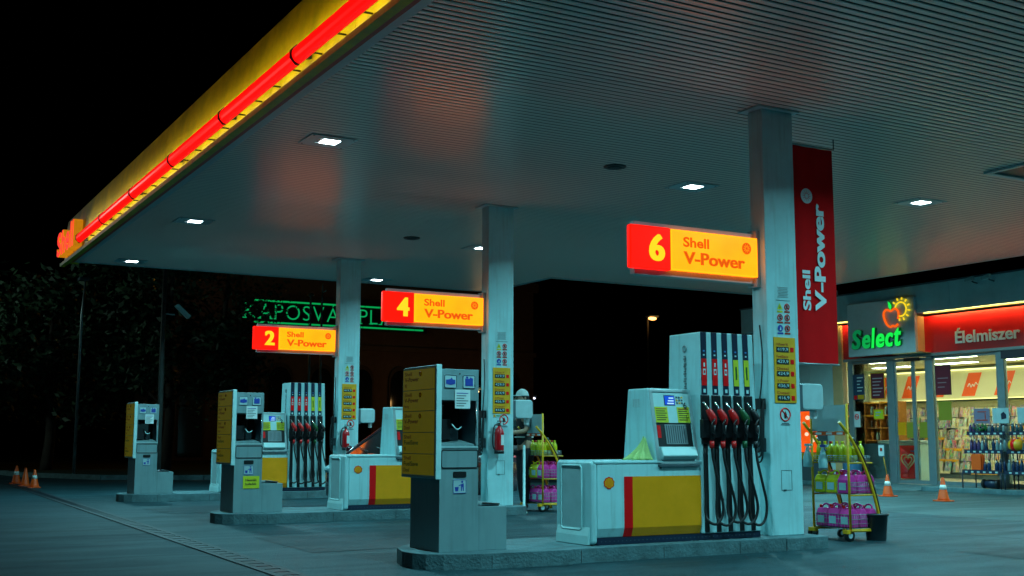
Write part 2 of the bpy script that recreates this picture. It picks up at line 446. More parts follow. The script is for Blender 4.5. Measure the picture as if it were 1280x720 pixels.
mb.box(CX0, CX0+.11, CYN, CYF, ZC-.004, ZC+.07, TRIM)
mb.box(CX0, CXJ+.06, CYF, CYF+.08, ZC-.004, ZC+.16, TRIM)
mb.box(CXJ, CXJ+.06, CYJ, CYF-.002, ZC-.004, ZC+.16, TRIM)
mb.box(CXJ+.062, CX1, CYJ, CYJ+.08, ZC-.004, ZC+.16, TRIM)
mb.box(CX1-.05, CX1+.03, CYN, CYJ-.002, ZC-.004, ZC+.16, TRIM)
mb.build('edge_trim', can, bevel=.006)
mb = MB(); RD = mat('roof_deck', (.05, .06, .07), .8)
mb.box(CX0+.12, CXJ, CYN, CYF, ZC+.055, ZC+.60, RD); mb.box(CXJ+.001, CX1-.06, CYN, CYJ, ZC+.055, ZC+.56, RD)
mb.build('roof', can)
REDTRIM = mat('red_trim', (.50, .04, .03), .5, var=.3, vscale=8)
mb = MB(); mb.box(CX0-.057, CX0-.003, CYN, CYF+.05, ZC-.018, ZC+.010, REDTRIM); mb.build('lower_trim', can)
# fascia: curved yellow pressed panels, one mesh per 2.4 m panel; lower lip
FY = mat('yellow_fascia', (.86, .60, .006), .36, var=.35, vscale=2.2)
FLIP = mat('fascia_lip', (.50, .42, .01), .5, var=.3, vscale=6)
seams = [-2.5+2.41*k for k in range(12)]
seams = [s_-.06 for s_ in seams if s_ < 24]+[25.35]
for a, b in zip(seams, seams[1:]):
    prof = []
    for k in range(9):
        t = k/8; z = 4.70+.88*t; x = 3.79+.05*max(0, (t-.45))**1.6*2.2
        prof.append((x, z))
    prof += [(4.05, 5.58), (4.05, 4.70)]
    MB().prism(prof, a+.004, b-.004, 'y', FY, smooth=False).build('fascia_panel', can)
mb = MB(); mb.prism([(3.705, 4.625), (3.705, 4.690), (3.788, 4.699), (3.80, 4.625)], CYN, 25.35, 'y', FLIP)
mb.box(3.803, 3.857, CYN, 25.33, 4.662, 4.695, mat('fascia_under', (.04, .05, .02), .6))
mb.build('lower_lip', can)
# red light bars with their brackets and the lamps behind them
LB = panel_emis('red_light_bar', (1., .004, .003), 1.15, .10, 2)
joints = [-1.75, .7, 3.2, 5.7, 8.17, 10.64, 13.17, 15.63, 18.08, 20.48, 22.76]
strip = emis('strip_lamp', (1., .84, .36), 6.5)
strip2 = emis('strip_lamp_top', (1., .92, .45), 26.)
for a, b in zip(joints, joints[1:]):
    mb = MB(); prof = []
    for k in range(11):
        t = R(92-184*k/10); prof.append((3.665-.085*math.cos(t), 4.838+.094*math.sin(t)))
    mb.prism(prof, a+.02, b-.02, 'y', LB, smooth=False)
    bar = mb.build('light_bar', can)
    for yy in (a+.012, b-.012):
        MB().prism([(3.572, 4.80), (3.572, 4.88), (3.63, 4.938), (3.66, 4.938), (3.70, 4.86), (3.786, 4.86), (3.786, 4.82), (3.70, 4.80), (3.66, 4.738), (3.63, 4.738)], yy-.006, yy+.006, 'y', M['navy']).build('end_bracket', bar)
    for k in range(4):
        yy = a+.3+k*.62; MB().box(3.66, 3.788, yy, yy+.015, 4.775, 4.79, M['black']).build('bracket', bar)
    mb = MB(); mb.box(3.666, 3.672, a+.022, b-.022, 4.745, 4.930, M['whitep']); mb.build('back_tray', bar)
    mb = MB(); mb.box(3.673, 3.682, a+.05, b-.05, 4.79, 4.825, strip); mb.box(3.636, 3.655, a+.05, b-.05, 4.928, 4.933, strip2); mb.build('strip_lamp', bar)
# channel letters at the far end of the fascia
LETR = panel_emis('letter_face', (1., .02, .004), 1.1, .1, 4); LETS = panel_emis('letter_return', (1., .36, .008), .45, .1, 4)
for body, y0, w, h in (('S', 25.28, .50, .50), ('h', 24.72, .42, .50), ('e', 24.24, .44, .38), ('l', 23.72, .13, .52), ('l', 23.48, .13, .52)):
    mb = MB(); mb.text(body, (3.71, y0, 4.78), LY, UP, h, LETS, w=w, bold=.03, ext=.08)
    lt = mb.build('letter', can)
    MB().text(body, (3.622, y0, 4.78), LY, UP, h, LETR, w=w, bold=.03).build('letter_face', lt)

# ------------------------------------------------------------------ canopy lamps, vents, hatch
def lamp(x, y, label, power=150, grp='square lamps set in the canopy ceiling'):
    t = thing('ceiling_lamp', label, 'ceiling lamp', (x, y, ZC), grp)
    mb = MB()
    a, b = .29, .25
    for (x0, x1, y0, y1) in ((x-a, x-.13, y-b, y+b), (x+.13, x+a, y-b, y+b), (x-.129, x+.129, y+.11, y+b), (x-.129, x+.129, y-b, y-.11)):
        mb.box(x0, x1, y0, y1, ZC-.012, ZC-.001, M['capp'])
    for sx in (-1, 1):
        for sy in (-1, 1): mb.lathe([(.012, ZC-.016), (.012, ZC-.011)], (x+sx*(a-.04), y+sy*(b-.04), 0), M['black'], 8)
    pl = mb.build('plate', t, bevel=.003)
    mb = MB(); mb.box(x-.128, x+.128, y-.108, y+.108, ZC-.004, ZC-.002, M['dark']); mb.build('recess', t)
    MB().box(x-.075, x+.125, y-.10, y+.10, ZC-.011, ZC-.005, M['led']).build('lens', t)
    L = bpy.data.lights.new('canopy_lamp', 'AREA'); L.shape = 'RECTANGLE'; L.size = .2; L.size_y = .2; L.energy = power; L.color = (.33, .90, 1.); L.spread = R(150)
    lo = bpy.data.objects.new('canopy_lamp', L); col.objects.link(lo); lo.parent = t; lo.location = (.025, 0, -.02)
    return t
LP = [(4.845, 12.95, 'lamp in the nearest full view at the left, nearest the yellow fascia'),
      (4.80, 18.95, 'lamp second from the left front, above the gap between signs 2 and 4 kiosks'),
      (4.84, 23.95, 'small lit lamp in the far left corner of the canopy ceiling'),
      (10.19, 24.0, 'small lit lamp behind the far white pillar, at the far ceiling edge'),
      (10.15, 18.95, 'lit lamp tucked against the middle white pillar'),
      (10.20, 12.75, 'lit lamp above the illuminated number 6 sign'),
      (13.85, 11.9, 'lit lamp to the right of the hanging red banner')]
for x, y, l in LP: lamp(x, y, l)
for x, y in ((4.85, 6.8), (10.2, 6.6), (13.9, 5.7), (4.85, .6), (10.2, .6), (13.85, 17.9), (17.7, 12.3), (17.7, 6.0), (17.5, 18.0)):  # shop-side lamps are unseen, added to light the shop front and wall
    lamp(x, y, 'unseen lit square lamp in the canopy ceiling', 280 if x == 17.5 else 150)
for x, y, l in ((8.57, 12.3, 'dark round ceiling vent left of the lamp above sign 6'), (8.57, 18.6, 'dark round ceiling vent left of the middle pillar')):
    mb = MB(); mb.lathe([(.13, ZC-.02), (.15, ZC-.012), (.15, ZC-.001)], (x, y, 0), M['black'], 20); mb.lathe([(.09, ZC-.030), (.10, ZC-.019)], (x, y, 0), M['dark'], 16)
    tag(mb.build('ceiling_vent', loc=(x, y, ZC)), l, 'vent', 'round vents in the canopy ceiling')
t = thing('ceiling_hatch', 'dark open hatch in the ribbed ceiling at the right edge', 'hatch', (13.6, 9.6, ZC))
mb = MB()
for b in ((13.0, 14.2, 10.02, 10.1), (13.0, 14.2, 9.2, 9.28), (13.0, 13.08, 9.281, 10.019), (14.12, 14.2, 9.281, 10.019)): mb.box(*b, ZC-.03, ZC-.001, M['capp'])
mb.build('frame', t, bevel=.004); MB().box(13.081, 14.119, 9.281, 10.019, ZC-.006, ZC-.002, M['dark']).build('opening', t)

# ------------------------------------------------------------------ pillars
PX0, PX1, PY0, PY1 = 8.345, 8.78, 9.23, 9.45
def pillar(dy, label):
    t = thing('pillar', label, 'pillar', (8.56, 9.34+dy, K-.012), 'white square canopy pillars')
    mb = MB(); mb.box(PX0, PX1, PY0+dy, PY1+dy, K-.012, ZC-.02, M['white']); mb.build('shaft', t, bevel=.008)
    mb = MB(); mb.box(PX0-.09, PX1+.05, PY0-.06+dy, PY1+.06+dy, ZC-.02, ZC-.003, M['capp']); mb.build('collar', t)
    mb = MB(); x0, x1, z0, z1 = 8.484, 8.63, .585, .79; y = PY0-.003+dy; w = .004
    for b in ((x0, x1, z1-w, z1), (x0, x1, z0, z0+w), (x0, x0+w, z0+w, z1-w), (x1-w, x1, z0+w, z1-w)): mb.box(b[0], b[1], y, y+.002, b[2], b[3], M['greyd'])
    mb.box(x0+.03, x0+.06, y-.006, y+.002, z0-.004, z0+.008, M['black'])
    mb.build('hatch', t)
for i, l in enumerate(('white square pillar beside the number 6 sign, nearest of the three', 'white square pillar at the right end of the number 4 sign', 'white square pillar at the right end of the number 2 sign, farthest back')): pillar(i*PITCH, l)

# ------------------------------------------------------------------ illuminated pump signs
SY = panel_emis('sign_yellow', (1., .165, .001), 3.1, .12, 3); SR = panel_emis('sign_red', (1., .006, .001), 1.25, .10, 3)
ST = emis('sign_text_orange', (.88, .12, .006), .95); SN = emis('sign_number_yellow', (1., .72, .02), 1.05); SYE = emis('sign_yellow_edge', (1., .27, .006), 2.4)
SGREY = mat('sign_housing', (.36, .40, .40), .4, var=.15)
def sign(dy, num, label):
    t = thing('pump_sign', label, 'illuminated sign', (8.33, 9.44+dy, 3.0), 'lit pump number signs on the pillars')
    y0 = 9.285+dy
    mb = MB(); mb.box(6.74, 8.325, y0+.065, y0+.15, 2.735, 3.275, SGREY)
    mb.box(8.29, 8.342, y0+.02, y0+.17, 2.70, 3.31, SGREY); mb.build('housing', t, bevel=.006)
    for s, yf in ((1, y0),):
        ya, yb = (yf, yf+.064) if s == 1 else (yf-.074, yf)
        pn = MB().box(7.145, 8.285, ya, yb, 2.80, 3.215, SY).build('name_panel', t, bevel=.012)
        np_ = MB().box(6.64, 7.142, ya-.012 if s == 1 else ya, yb if s == 1 else yb+.012, 2.785, 3.225, SR).build('number_panel', t, bevel=.02)
        if s == 1: rt, yy, xa, xb = FX, y0-.004, 7.30, 8.09
        else: rt, yy, xa, xb = (-1, 0, 0), y0+.284, 8.16, 7.36
        MB().text('Shell', (7.30 if s == 1 else 8.16, yy, 3.045), rt, UP, .105, ST, w=.335, bold=.03).build('lettering', pn)
        MB().text('V-Power', (7.30 if s == 1 else 8.16, yy, 2.872), rt, UP, .128, ST, w=.81, bold=.055).build('lettering', pn)
        mb = MB(); star_ring(mb, (8.135 if s == 1 else 7.30, yy+.002*s, 3.095), .062, rt, (0, -s, 0), ST, SY if False else SYE, 10); mb.build('emblem', pn)
        mb = MB(); yb2 = yy+.002*s
        for b in ((7.146, 8.284, 2.80, 2.812), (7.146, 8.284, 3.203, 3.215), (7.146, 7.158, 2.813, 3.202), (8.272, 8.284, 2.813, 3.202)):
            mb.box(b[0], b[1], min(yb2, yb2+.003*s), max(yb2, yb2+.003*s), b[2], b[3], SYE)
        mb.build('panel_rim', pn)
        MB().text(num, (6.86 if s == 1 else 7.09, yy-.012*s, 2.87), rt, UP, .275, SN, w=.20, bold=.06).build('number', np_)
    return t
for i, n_ in enumerate('642'):
    sign(i*PITCH, n_, f'lit red and yellow sign with number {n_}, on the side of a white pillar')

# ------------------------------------------------------------------ banner
t = thing('banner', 'tall red cloth banner with white upright lettering beside the near pillar', 'banner', (8.77, 9.36, 3.15))
mb = MB(); N = 14
xs = [8.885+(9.485-8.885)*i/N for i in range(N+1)]; zs = [1.93+(4.33-1.93)*j/24 for j in range(25)]
vs = [(x, 9.36+.006*math.sin(i*1.1+j*.12), z) for j, z in enumerate(zs) for i, x in enumerate(xs)]
fs = [(j*(N+1)+i, j*(N+1)+i+1, (j+1)*(N+1)+i+1, (j+1)*(N+1)+i) for j in range(24) for i in range(N)]
mb.raw(vs, fs, M['banner'], True); vs2 = [(a, b+.006, c) for a, b, c in vs]; mb.raw(vs2, [f[::-1] for f in fs], M['banner'], True)
mb.build('cloth', t)
mb = MB(); mb.tube([(8.77, 9.363, 4.345), (9.52, 9.363, 4.345)], .012, M['steel']); mb.tube([(8.77, 9.363, 1.92), (9.50, 9.363, 1.92)], .012, M['steel'])
mb.tube([(9.52, 9.363, 4.345), (9.52, 9.363, 4.40), (9.52, 9.363, 4.47)], .006, M['black']); mb.build('rod', t)
mb = MB(); up = (-1, 0, 0); rt = (0, 0, 1)
MB().text('Shell', (9.09, 9.345, 2.50), rt, up, .115, M['bannerw'], w=.44, bold=.045).build('lettering', t)
MB().text('V-Power', (9.32, 9.345, 2.50), rt, up, .165, M['bannerw'], w=1.20, bold=.06).build('lettering', t)
mb = MB(); star_ring(mb, (9.07, 9.347, 3.77), .085, FX, (0, -1, 0), M['bannerw'], M['banner'], 12); mb.build('emblem', t)

# ------------------------------------------------------------------ things on the pillars
def price_board(dy, label):
    y = PY0+dy; t = thing('price_board', label, 'price board', (8.57, y, 1.83), 'yellow price boards on the pillars')
    MB().box(8.424, 8.722, y-.010, y-.002, 1.486, 2.173, M['ysign']).build('board', t, bevel=.002)
    for k in range(5):
        z = 2.045-k*.127
        MB().box(8.455, 8.625, y-.0135, y-.0105, z-.028, z+.028, M['ink']).build('price_strip', t)
        MB().text(('419,9', '429,9', '424,9', '436,9', '416,9')[k], (8.463, y-.0155, z-.019), FX, UP, .038, M['whitep'], w=.15).build('price', t)
        MB().box(8.65, 8.694, y-.0135, y-.0105, z-.024, z+.024, M['red']).build('fuel_tag', t)
        MB().text(('V-Power 95', 'FuelSave', 'Diesel', 'V-Power', 'Diesel')[k], (8.455, y-.0125, z+.040), FX, UP, .028, M['dkred'], w=.16).build('fuel_name', t)
def safety_sheet(dy, label):
    y = PY0+dy; t = thing('safety_sticker', label, 'safety sticker', (8.57, y, 2.4), 'safety pictogram stickers on the pillars')
    mb = MB(); mb.box(8.475, 8.675, y-.004, y-.002, 2.565, 2.57, M['greyd'])
    for k in range(7): mb.box(8.50+.004*(k % 3), 8.65-.01*(k % 2), y-.004, y-.002, 2.60+k*.017, 2.606+k*.017, M['steel'])
    mb.build('notice_text', t)
    for r_ in range(3):
        for c_ in range(2):
            cx, cz = 8.525+c_*.10, 2.50-r_*.115; mb = MB()
            if r_ == 0 and c_ == 0:
                mb.poly([(cx-.038, y-.005, cz-.03), (cx+.038, y-.005, cz-.03), (cx, y-.005, cz+.04)], M['lime']); mb.poly([(cx-.008, y-.007, cz-.02), (cx+.008, y-.007, cz-.02), (cx, y-.007, cz+.018)], M['ink'])
                cm = M['lime']
            elif r_ == 2 and c_ == 0:
                mb.poly([(cx+.036*math.cos(a*.3927), y-.005, cz+.036*math.sin(a*.3927)) for a in range(16)], M['blue']); mb.poly([(cx-.012, y-.007, cz-.02), (cx+.012, y-.007, cz-.02), (cx+.004, y-.007, cz+.02)], M['whitep'])
                cm = M['blue']
            else:
                mb.tube([(cx+.032*math.cos(a*.3927), y-.005, cz+.032*math.sin(a*.3927)) for a in range(16)], .0045, M['red'], 6, closed=True)
                mb.tube([(cx-.022, y-.005, cz+.022), (cx+.022, y-.005, cz-.022)], .004, M['red'], 6); mb.box(cx-.009, cx+.009, y-.0055, y-.003, cz-.018, cz+.018, M['ink'])
                cm = M['dkred']
            mb.box(cx-.038, cx+.038, y-.005, y-.003, cz-.062, cz-.044, cm)
            mb.build('pictogram', t)
def no_entry(dy, cx, cz, r, label, name='prohibition_sign'):
    y = PY0+dy-.004; mb = MB()
    mb.poly([(cx+r*math.cos(a*.26), y+.0015, cz+r*math.sin(a*.26)) for a in range(24)], M['whitep'])
    mb.tube([(cx+r*.92*math.cos(a*.2618), y, cz+r*.92*math.sin(a*.2618)) for a in range(24)], r*.10, M['red'], 6, closed=True)
    mb.tube([(cx-r*.62, y-.001, cz+r*.62), (cx+r*.62, y-.001, cz-r*.62)], r*.07, M['red'], 6)
    mb.poly([(cx-r*.2, y-.001, cz-r*.55), (cx+r*.2, y-.001, cz-r*.55), (cx+r*.3, y-.001, cz+.0), (cx+.0, y-.001, cz+r*.5), (cx-r*.3, y-.001, cz+r*.1)], M['ink'])
    mb.box(cx-r*.7, cx+r*.7, y, y+.002, cz-r*1.32, cz-r*1.22, M['greyd']); mb.box(cx-r*.9, cx+r*.9, y, y+.002, cz-r*1.52, cz-r*1.42, M['greyd'])
    tag(mb.build(name, loc=(cx, y, cz)), label, 'sign')
def towel_box(dy, label):
    t = thing('towel_dispenser', label, 'towel dispenser', (8.78, 9.34+dy, 1.55), 'white towel dispensers on the pillars')
    mb = MB(); prof = rrect(8.825, 9.135, 1.42, 1.70, .05); mb.prism(prof, 9.25+dy, 9.43+dy, 'y', M['capp']); mb.build('cover', t, bevel=.012)
    mb = MB(); mb.box(8.782, 8.826, 9.24+dy, 9.44+dy, 1.40, 1.69, M['greyd']); mb.build('back_plate', t)
    mb = MB(); mb.box(9.05, 9.10, 9.32+dy, 9.38+dy, 1.33, 1.425, M['paper']); mb.build('paper_end', t)
def cable(dy, label):
    mb = MB(); x = 8.312; y = 9.34+dy; b = []
    for k in range(5):
        a = .05+.012*k
        mb.tube(spline([(x, y-a*.6, 1.48), (x-.03, y-a, 1.35+.03*k), (x-.04, y-a*.7, 1.12-.05*k), (x-.03, y+a*.8, 1.10-.04*k), (x-.03, y+a, 1.3), (x, y+a*.5, 1.5)]), .009, M['rubber'], 6)
    mb.tube(spline([(x, y, 1.5), (x-.01, y-.05, 1.7), (x+.0, y-.06, 2.0), (x+.01, y-.02, 2.3)]), .008, M['rubber'], 6)
    mb.box(x-.04, x+.029, y-.06, y+.06, 1.42, 1.53, M['black']); mb.box(x-.03, x+.029, y-.05, y+.07, .98, 1.12, M['greyd'])
    tag(mb.build('cable_coil', loc=(x, y, 1.4)), label, 'cable', 'black cables hanging on the pillars')
def extinguisher(dy, label):
    y = PY0+dy-.085; t = thing('fire_extinguisher', label, 'fire extinguisher', (8.49, y, .9), 'fire extinguishers on the pillars')
    mb = MB(); mb.lathe([(.0, .90), (.066, .90), (.072, .915), (.072, 1.20), (.058, 1.25), (.03, 1.285), (.024, 1.30)], (8.49, y, 0), M['extred'], 18); mb.build('cylinder', t)
    mb = MB(); mb.lathe([(.074, .893), (.074, .945)], (8.49, y, 0), M['black'], 18); mb.build('base_ring', t)
    mb = MB(); mb.prism([(8.49+.0735*math.sin(R(a)), y-.0735*math.cos(R(a))) for a in range(-5, 70, 12)]+[(8.49+.070*math.sin(R(a)), y-.070*math.cos(R(a))) for a in range(65, -10, -12)], 1.02, 1.17, 'z', M['paper'])
    mb.build('paper_label', t)
    mb = MB(); mb.lathe([(.022, 1.295), (.028, 1.31), (.02, 1.345)], (8.49, y, 0), M['black'], 10); mb.box(8.45, 8.56, y-.012, y+.012, 1.335, 1.35, M['black']); mb.box(8.46, 8.57, y-.01, y+.01, 1.365, 1.378, M['black'])
    mb.lathe([(.02, -.016), (.02, .0)], (8.52, y-.01, 1.33), M['whitep'], 10, axis='y'); mb.build('valve', t)
    mb = MB(); mb.tube(spline([(8.47, y, 1.32), (8.41, y, 1.30), (8.375, y-.01, 1.15), (8.39, y, 1.0), (8.42, y, .95)]), .011, M['rubber'], 8); mb.build('hose', t)
    mb = MB(); mb.box(8.46, 8.52, y+.06, y+.083, 1.0, 1.26, M['greyd']); mb.build('wall_bracket', t)
W = ('beside sign 6, nearest', 'beside sign 4, middle one', 'beside sign 2, farthest')
for i in range(3):
    dy = i*PITCH
    price_board(dy, f'yellow fuel price board on the white pillar {W[i]}')
    safety_sheet(dy, f'sheet of safety pictograms above the price board, pillar {W[i]}')
    towel_box(dy, f'white rounded towel dispenser on the right side of the pillar {W[i]}')
    cable(dy, f'black cable loops hanging on the left side of the pillar {W[i]}')
no_entry(0, 8.561, 1.365, .072, 'round red barred no smoking sign below the near price board')
for i in (1, 2):
    extinguisher(i*PITCH, f'red fire extinguisher hung on the white pillar {W[i]}')
    no_entry(i*PITCH, 8.615, 1.40, .075, f'round red barred sign above the fire extinguisher on the pillar {W[i]}')
mb = MB(); y = PY0+PITCH
mb.box(8.43, 8.62, y-.005, y-.002, 1.43, 1.475, M['whitep']); mb.box(8.435, 8.47, y-.007, y-.0052, 1.435, 1.47, M['ysign']); mb.box(8.48, 8.61, y-.007, y-.0052, 1.445, 1.46, M['green'])
tag(mb.build('small_sticker', loc=(8.5, y, 1.45)), 'small white and green sticker under the price board on the middle pillar', 'sticker')
# ------------------------------------------------------------------ fuel pumps
STC = ['red', 'red', 'red', 'lime', 'lime']
NZC = [M['extred'], M['extred'], M['extred'], mat('nozzle_green', (.01, .10, .03), .35), M['black']]
NZC2 = [mat('nozzle_red', (.75, .012, .012), .3, coat=.3)]*3+NZC[3:]
def make_pump(label):
    t = thing('fuel_pump', label, 'fuel pump', (7.1, 9.4, K), 'white and yellow fuel pumps on the islands')
    yf, yb = 9.09, 9.70
    # base cabinet with a kicked-in foot
    prof = [(yf, .875), (yf, .285), (yf+.03, .2), (yb-.03, .2), (yb, .285), (yb, .875)]
    cab = MB().prism(prof, 6.102, 7.318, 'x', M['white']).build('cabinet', t, bevel=.006)
    mb = MB(); mb.box(6.06, 7.33, yf-.008, yb+.008, .876, .907, M['white']); mb.build('lid', cab, bevel=.01)
    MB().lathe([(.009, -.006), (.009, .0)], (6.83, yf-.001, .835), M['black'], 10, axis='y').build('lock', cab)
    pp = lambda d: [(yf-d, .758), (yf-d, .284), (yf+.03-d, .203), (yf+.03-d+.003, .203), (yf-d+.003, .285), (yf-d+.003, .758)]
    MB().prism(pp(.004), 6.402, 6.498, 'x', M['red']).build('red_stripe', t)
    MB().prism(pp(.0045), 6.499, 7.312, 'x', M['yellow']).build('yellow_panel', t)
    mb = MB(); scallop(mb, (6.23, yf-.003, .700), .060, FX, (0, -1, 0), M['red'], M['yellow']); mb.build('emblem', t)
    mb = MB(); mb.box(6.105, 8.07, yf+.012, yb-.02, K+.001, .199, M['navy'])
    for k in range(40): mb.lathe([(.006, -.003), (.006, 0)], (6.15+k*.047, yf+.0105, .168), M['greyd'], 6, axis='y')
    mb.build('plinth', t)
    # moulded end cap
    mb = MB()
    P = rrect(yf-.004, yb+.004, K+.006, .90, .035)
    mb.prism(P, 6.036, 6.099, 'x', M['white'])
    cap = mb.build('end_cap', t, bevel=.02, seg=3)
    mb = MB(); P = rrect(yf+.16, yb-.10, .27, .86, .03)
    mb.tube([(6.030, a, b) for a, b in P], .009, M['whitep'], 6, closed=True)
    mb.prism(rrect(yf+.168, yb-.108, .278, .852, .03), 6.031, 6.035, 'x', M['capp'])
    mb.prism([(6.034, K+.004), (6.034, .30), (6.015, .22), (6.010, K+.004)], yf+.03, yb-.03, 'y', M['whitep']); mb.build('recess_panel', cap)
    # electronic head
    hp = [(9.10, .87), (9.235, 1.60), (9.56, 1.60), (9.65, .908), (9.64, .87)]
    hd = MB().prism(hp, 6.79, 7.298, 'x', M['white']).build('head', t, bevel=.015, seg=3)
    sl = lambda z: 9.10+(z-.87)*(.135/.73)
    def fquad(mb, x0, x1, z0, z1, d, m):   # plate lying on the sloped head front, d proud
        mb.raw([(x0, sl(z0)-d, z0), (x1, sl(z0)-d, z0), (x1, sl(z1)-d, z1), (x0, sl(z1)-d, z1), (x0, sl(z0)-d+.004, z0), (x1, sl(z0)-d+.004, z0), (x1, sl(z1)-d+.004, z1), (x0, sl(z1)-d+.004, z1)],
               [(0, 1, 2, 3), (7, 6, 5, 4), (0, 4, 5, 1), (1, 5, 6, 2), (2, 6, 7, 3), (3, 7, 4, 0)], m)
    mb = MB(); fr = M['alu']
    for b in ((6.79, 6.83, .88, 1.59), (7.262, 7.298, .88, 1.59), (6.831, 7.261, 1.565, 1.59), (6.831, 7.261, .872, .905)): fquad(mb, *b, .022, fr)
    mb.prism([(9.065, .845), (9.065, .868), (9.30, .868), (9.30, .845)], 6.80, 7.29, 'x', M['greyd'])
    mb.build('bezel', hd, bevel=.006)
    mb = MB(); fquad(mb, 6.831, 7.261, 1.265, 1.564, .012, M['whitep']); mb.build('face_panel', hd)
    mb = MB(); fquad(mb, 6.965, 7.095, 1.435, 1.535, .016, mat('display_rim', (.02, .04, .12), .3)); fquad(mb, 6.972, 7.088, 1.442, 1.528, .020, emis('display_blue', (.01, .10, .75), .9))
    for k, z in enumerate((1.505, 1.478, 1.452)): fquad(mb, 7.02-.012*k, 7.075, z-.004, z+.008, .024, emis('display_digit', (.45, .85, 1.), 1.0))
    mb.build('display', hd)
    mb = MB()
    for a in range(3):
        for b in range(3): fquad(mb, 7.112+a*.03, 7.132+a*.03, 1.45+b*.028, 1.468+b*.028, .016, (M['greyd'], M['ysign'], M['greyd'])[(a+b) % 3])
    mb.build('keypad', hd)
    for x0, x1 in ((6.838, 6.99), (7.108, 7.258)):
        mb = MB(); fquad(mb, x0, x1, 1.268, 1.42, .017, M['lime'])
        for k in range(6): fquad(mb, x0+.012, x1-.014-.02*(k % 2), 1.397-k*.021, 1.404-k*.021, .0205, M['dkred'] if k == 0 else M['ink'])
        mb.build('sticker', hd)
    mb = MB(); fquad(mb, 6.831, 7.261, 1.035, 1.262, .004, M['dark']); fquad(mb, 6.94, 7.20, 1.06, 1.25, .008, M['steel'])
    for k in range(9): fquad(mb, 6.955+k*.026, 6.965+k*.026, 1.07, 1.24, .011, M['greyd'])
    fquad(mb, 6.845, 6.885, 1.12, 1.24, .009, M['red']); mb.build('service_niche', hd)
    mb = MB(); mb.prism([(9.045, .95), (9.085, 1.035), (9.135, 1.035), (9.12, .91), (9.07, .91)], 6.835, 7.257, 'x', M['whitep']); mb.build('tray', hd, bevel=.008)
    mb = MB()
    for k in range(4): mb.box(6.786, 6.789, 9.36+k*.03, 9.38+k*.03, 1.42, 1.50, M['capp'])
    mb.build('side_mark', hd)
    # hose tower: sides slope in towards the top
    B = [(7.322, yf), (8.075, yf), (8.075, 9.66), (7.322, 9.66)]; T = [(7.335, yf), (8.015, yf), (8.015, 9.58), (7.335, 9.58)]
    vs = [(x, y, .2) for x, y in B]+[(x, y, 2.165) for x, y in T]
    tw = MB().raw(vs, [(3, 2, 1, 0), (4, 5, 6, 7), (0, 1, 5, 4), (1, 2, 6, 5), (2, 3, 7, 6), (3, 0, 4, 7)], M['white']).build('hose_tower', t, bevel=.008)
    mb = MB()
    for k in range(14): mb.box(7.322, 7.328, 9.30+.012*(k % 2), 9.345-.008*(k % 3), 1.60+k*.025, 1.615+k*.025, M['steel'])
    mb.tube([(7.324, 9.325+.03*math.cos(a), 2.01+.03*math.sin(a)) for a in [j*.785 for j in range(8)]], .006, M['steel'], 5, closed=True)
    mb.build('side_mark', tw)
    for k in range(5):
        xb = 7.385+k*.147; xt = 7.375+k*.1335
        X = lambda z: xb+(xt-xb)*(z-.2)/1.96
        def strip_(mb, z0, z1, w, d, m):
            a, b = X(z0), X(z1)
            mb.raw([(a-w, yf-d, z0), (a+w, yf-d, z0), (b+w, yf-d, z1), (b-w, yf-d, z1), (a-w, yf+.001, z0), (a+w, yf+.001, z0), (b+w, yf+.001, z1), (b-w, yf+.001, z1)],
                   [(0, 1, 2, 3), (0, 4, 5, 1), (1, 5, 6, 2), (2, 6, 7, 3), (3, 7, 4, 0)], m)
        mb = MB(); strip_(mb, 1.545, 2.163, .034, .006, M['navy'])
        strip_(mb, 1.635, 1.90, .033, .009, M[STC[k]]); strip_(mb, 1.565, 1.60, .014, .009, M['whitep'])
        strip_(mb, 1.93, 1.945, .010, .009, M['whitep']); strip_(mb, 1.97, 1.985, .010, .009, mat('light_blue_print', (.05, .25, .6), .5))
        if k < 3:
            strip_(mb, 1.74, 1.80, .016, .011, M['whitep']); strip_(mb, 1.755, 1.785, .008, .013, M['red']); strip_(mb, 1.82, 1.86, .008, .011, M['whitep'])
        else: strip_(mb, 1.70, 1.83, .009, .011, NZC[3])
        mb.build('colour_strip', tw)
        mb = MB(); strip_(mb, .205, 1.06, .030, .004, M['black']); strip_(mb, 1.06, 1.54, .050, .020, M['black'])
        strip_(mb, 1.12, 1.30, .062, .055, M['black'])
        mb.build('nozzle_boot', tw, bevel=.006)
        nz = MB(); x = X(1.3); y = yf-.075
        nz.tube(spline([(x-.035, yf-.03, 1.47), (x-.022, y+.01, 1.42), (x-.005, y, 1.37)], 4), .011, M['chrome'], 8)
        nz = nz.build('nozzle', t)
        mb = MB(); mb.tube(spline([(x-.02, y, 1.40), (x+.005, y-.012, 1.35), (x+.03, y-.018, 1.30), (x+.045, y-.012, 1.25)], 4), [.026, .029, .032, .034, .037, .038, .039, .039, .037, .033, .030, .027, .024], NZC2[k], 10)
        mb.build('grip_cover', nz)
        mb = MB()
        mb.tube(spline([(x+.03, y-.045, 1.31), (x-.02, y-.06, 1.26), (x-.02, y-.05, 1.18), (x+.03, y-.03, 1.15)], 4), .010, M['black'], 6)
        mb.tube([(x+.04, y-.01, 1.26), (x+.035, y-.005, 1.16), (x+.02, y, 1.08)], [.026, .022, .018], M['black'], 8)
        mb.tube([(x+.022, y, 1.09), (x+.02, y, 1.02)], .024, NZC2[k], 8)
        mb.build('lever_guard', nz)
        drop = (.30, .285, .31, .29, .275)[k]; sw = (.10, .115, .125, .12, .10)[k]
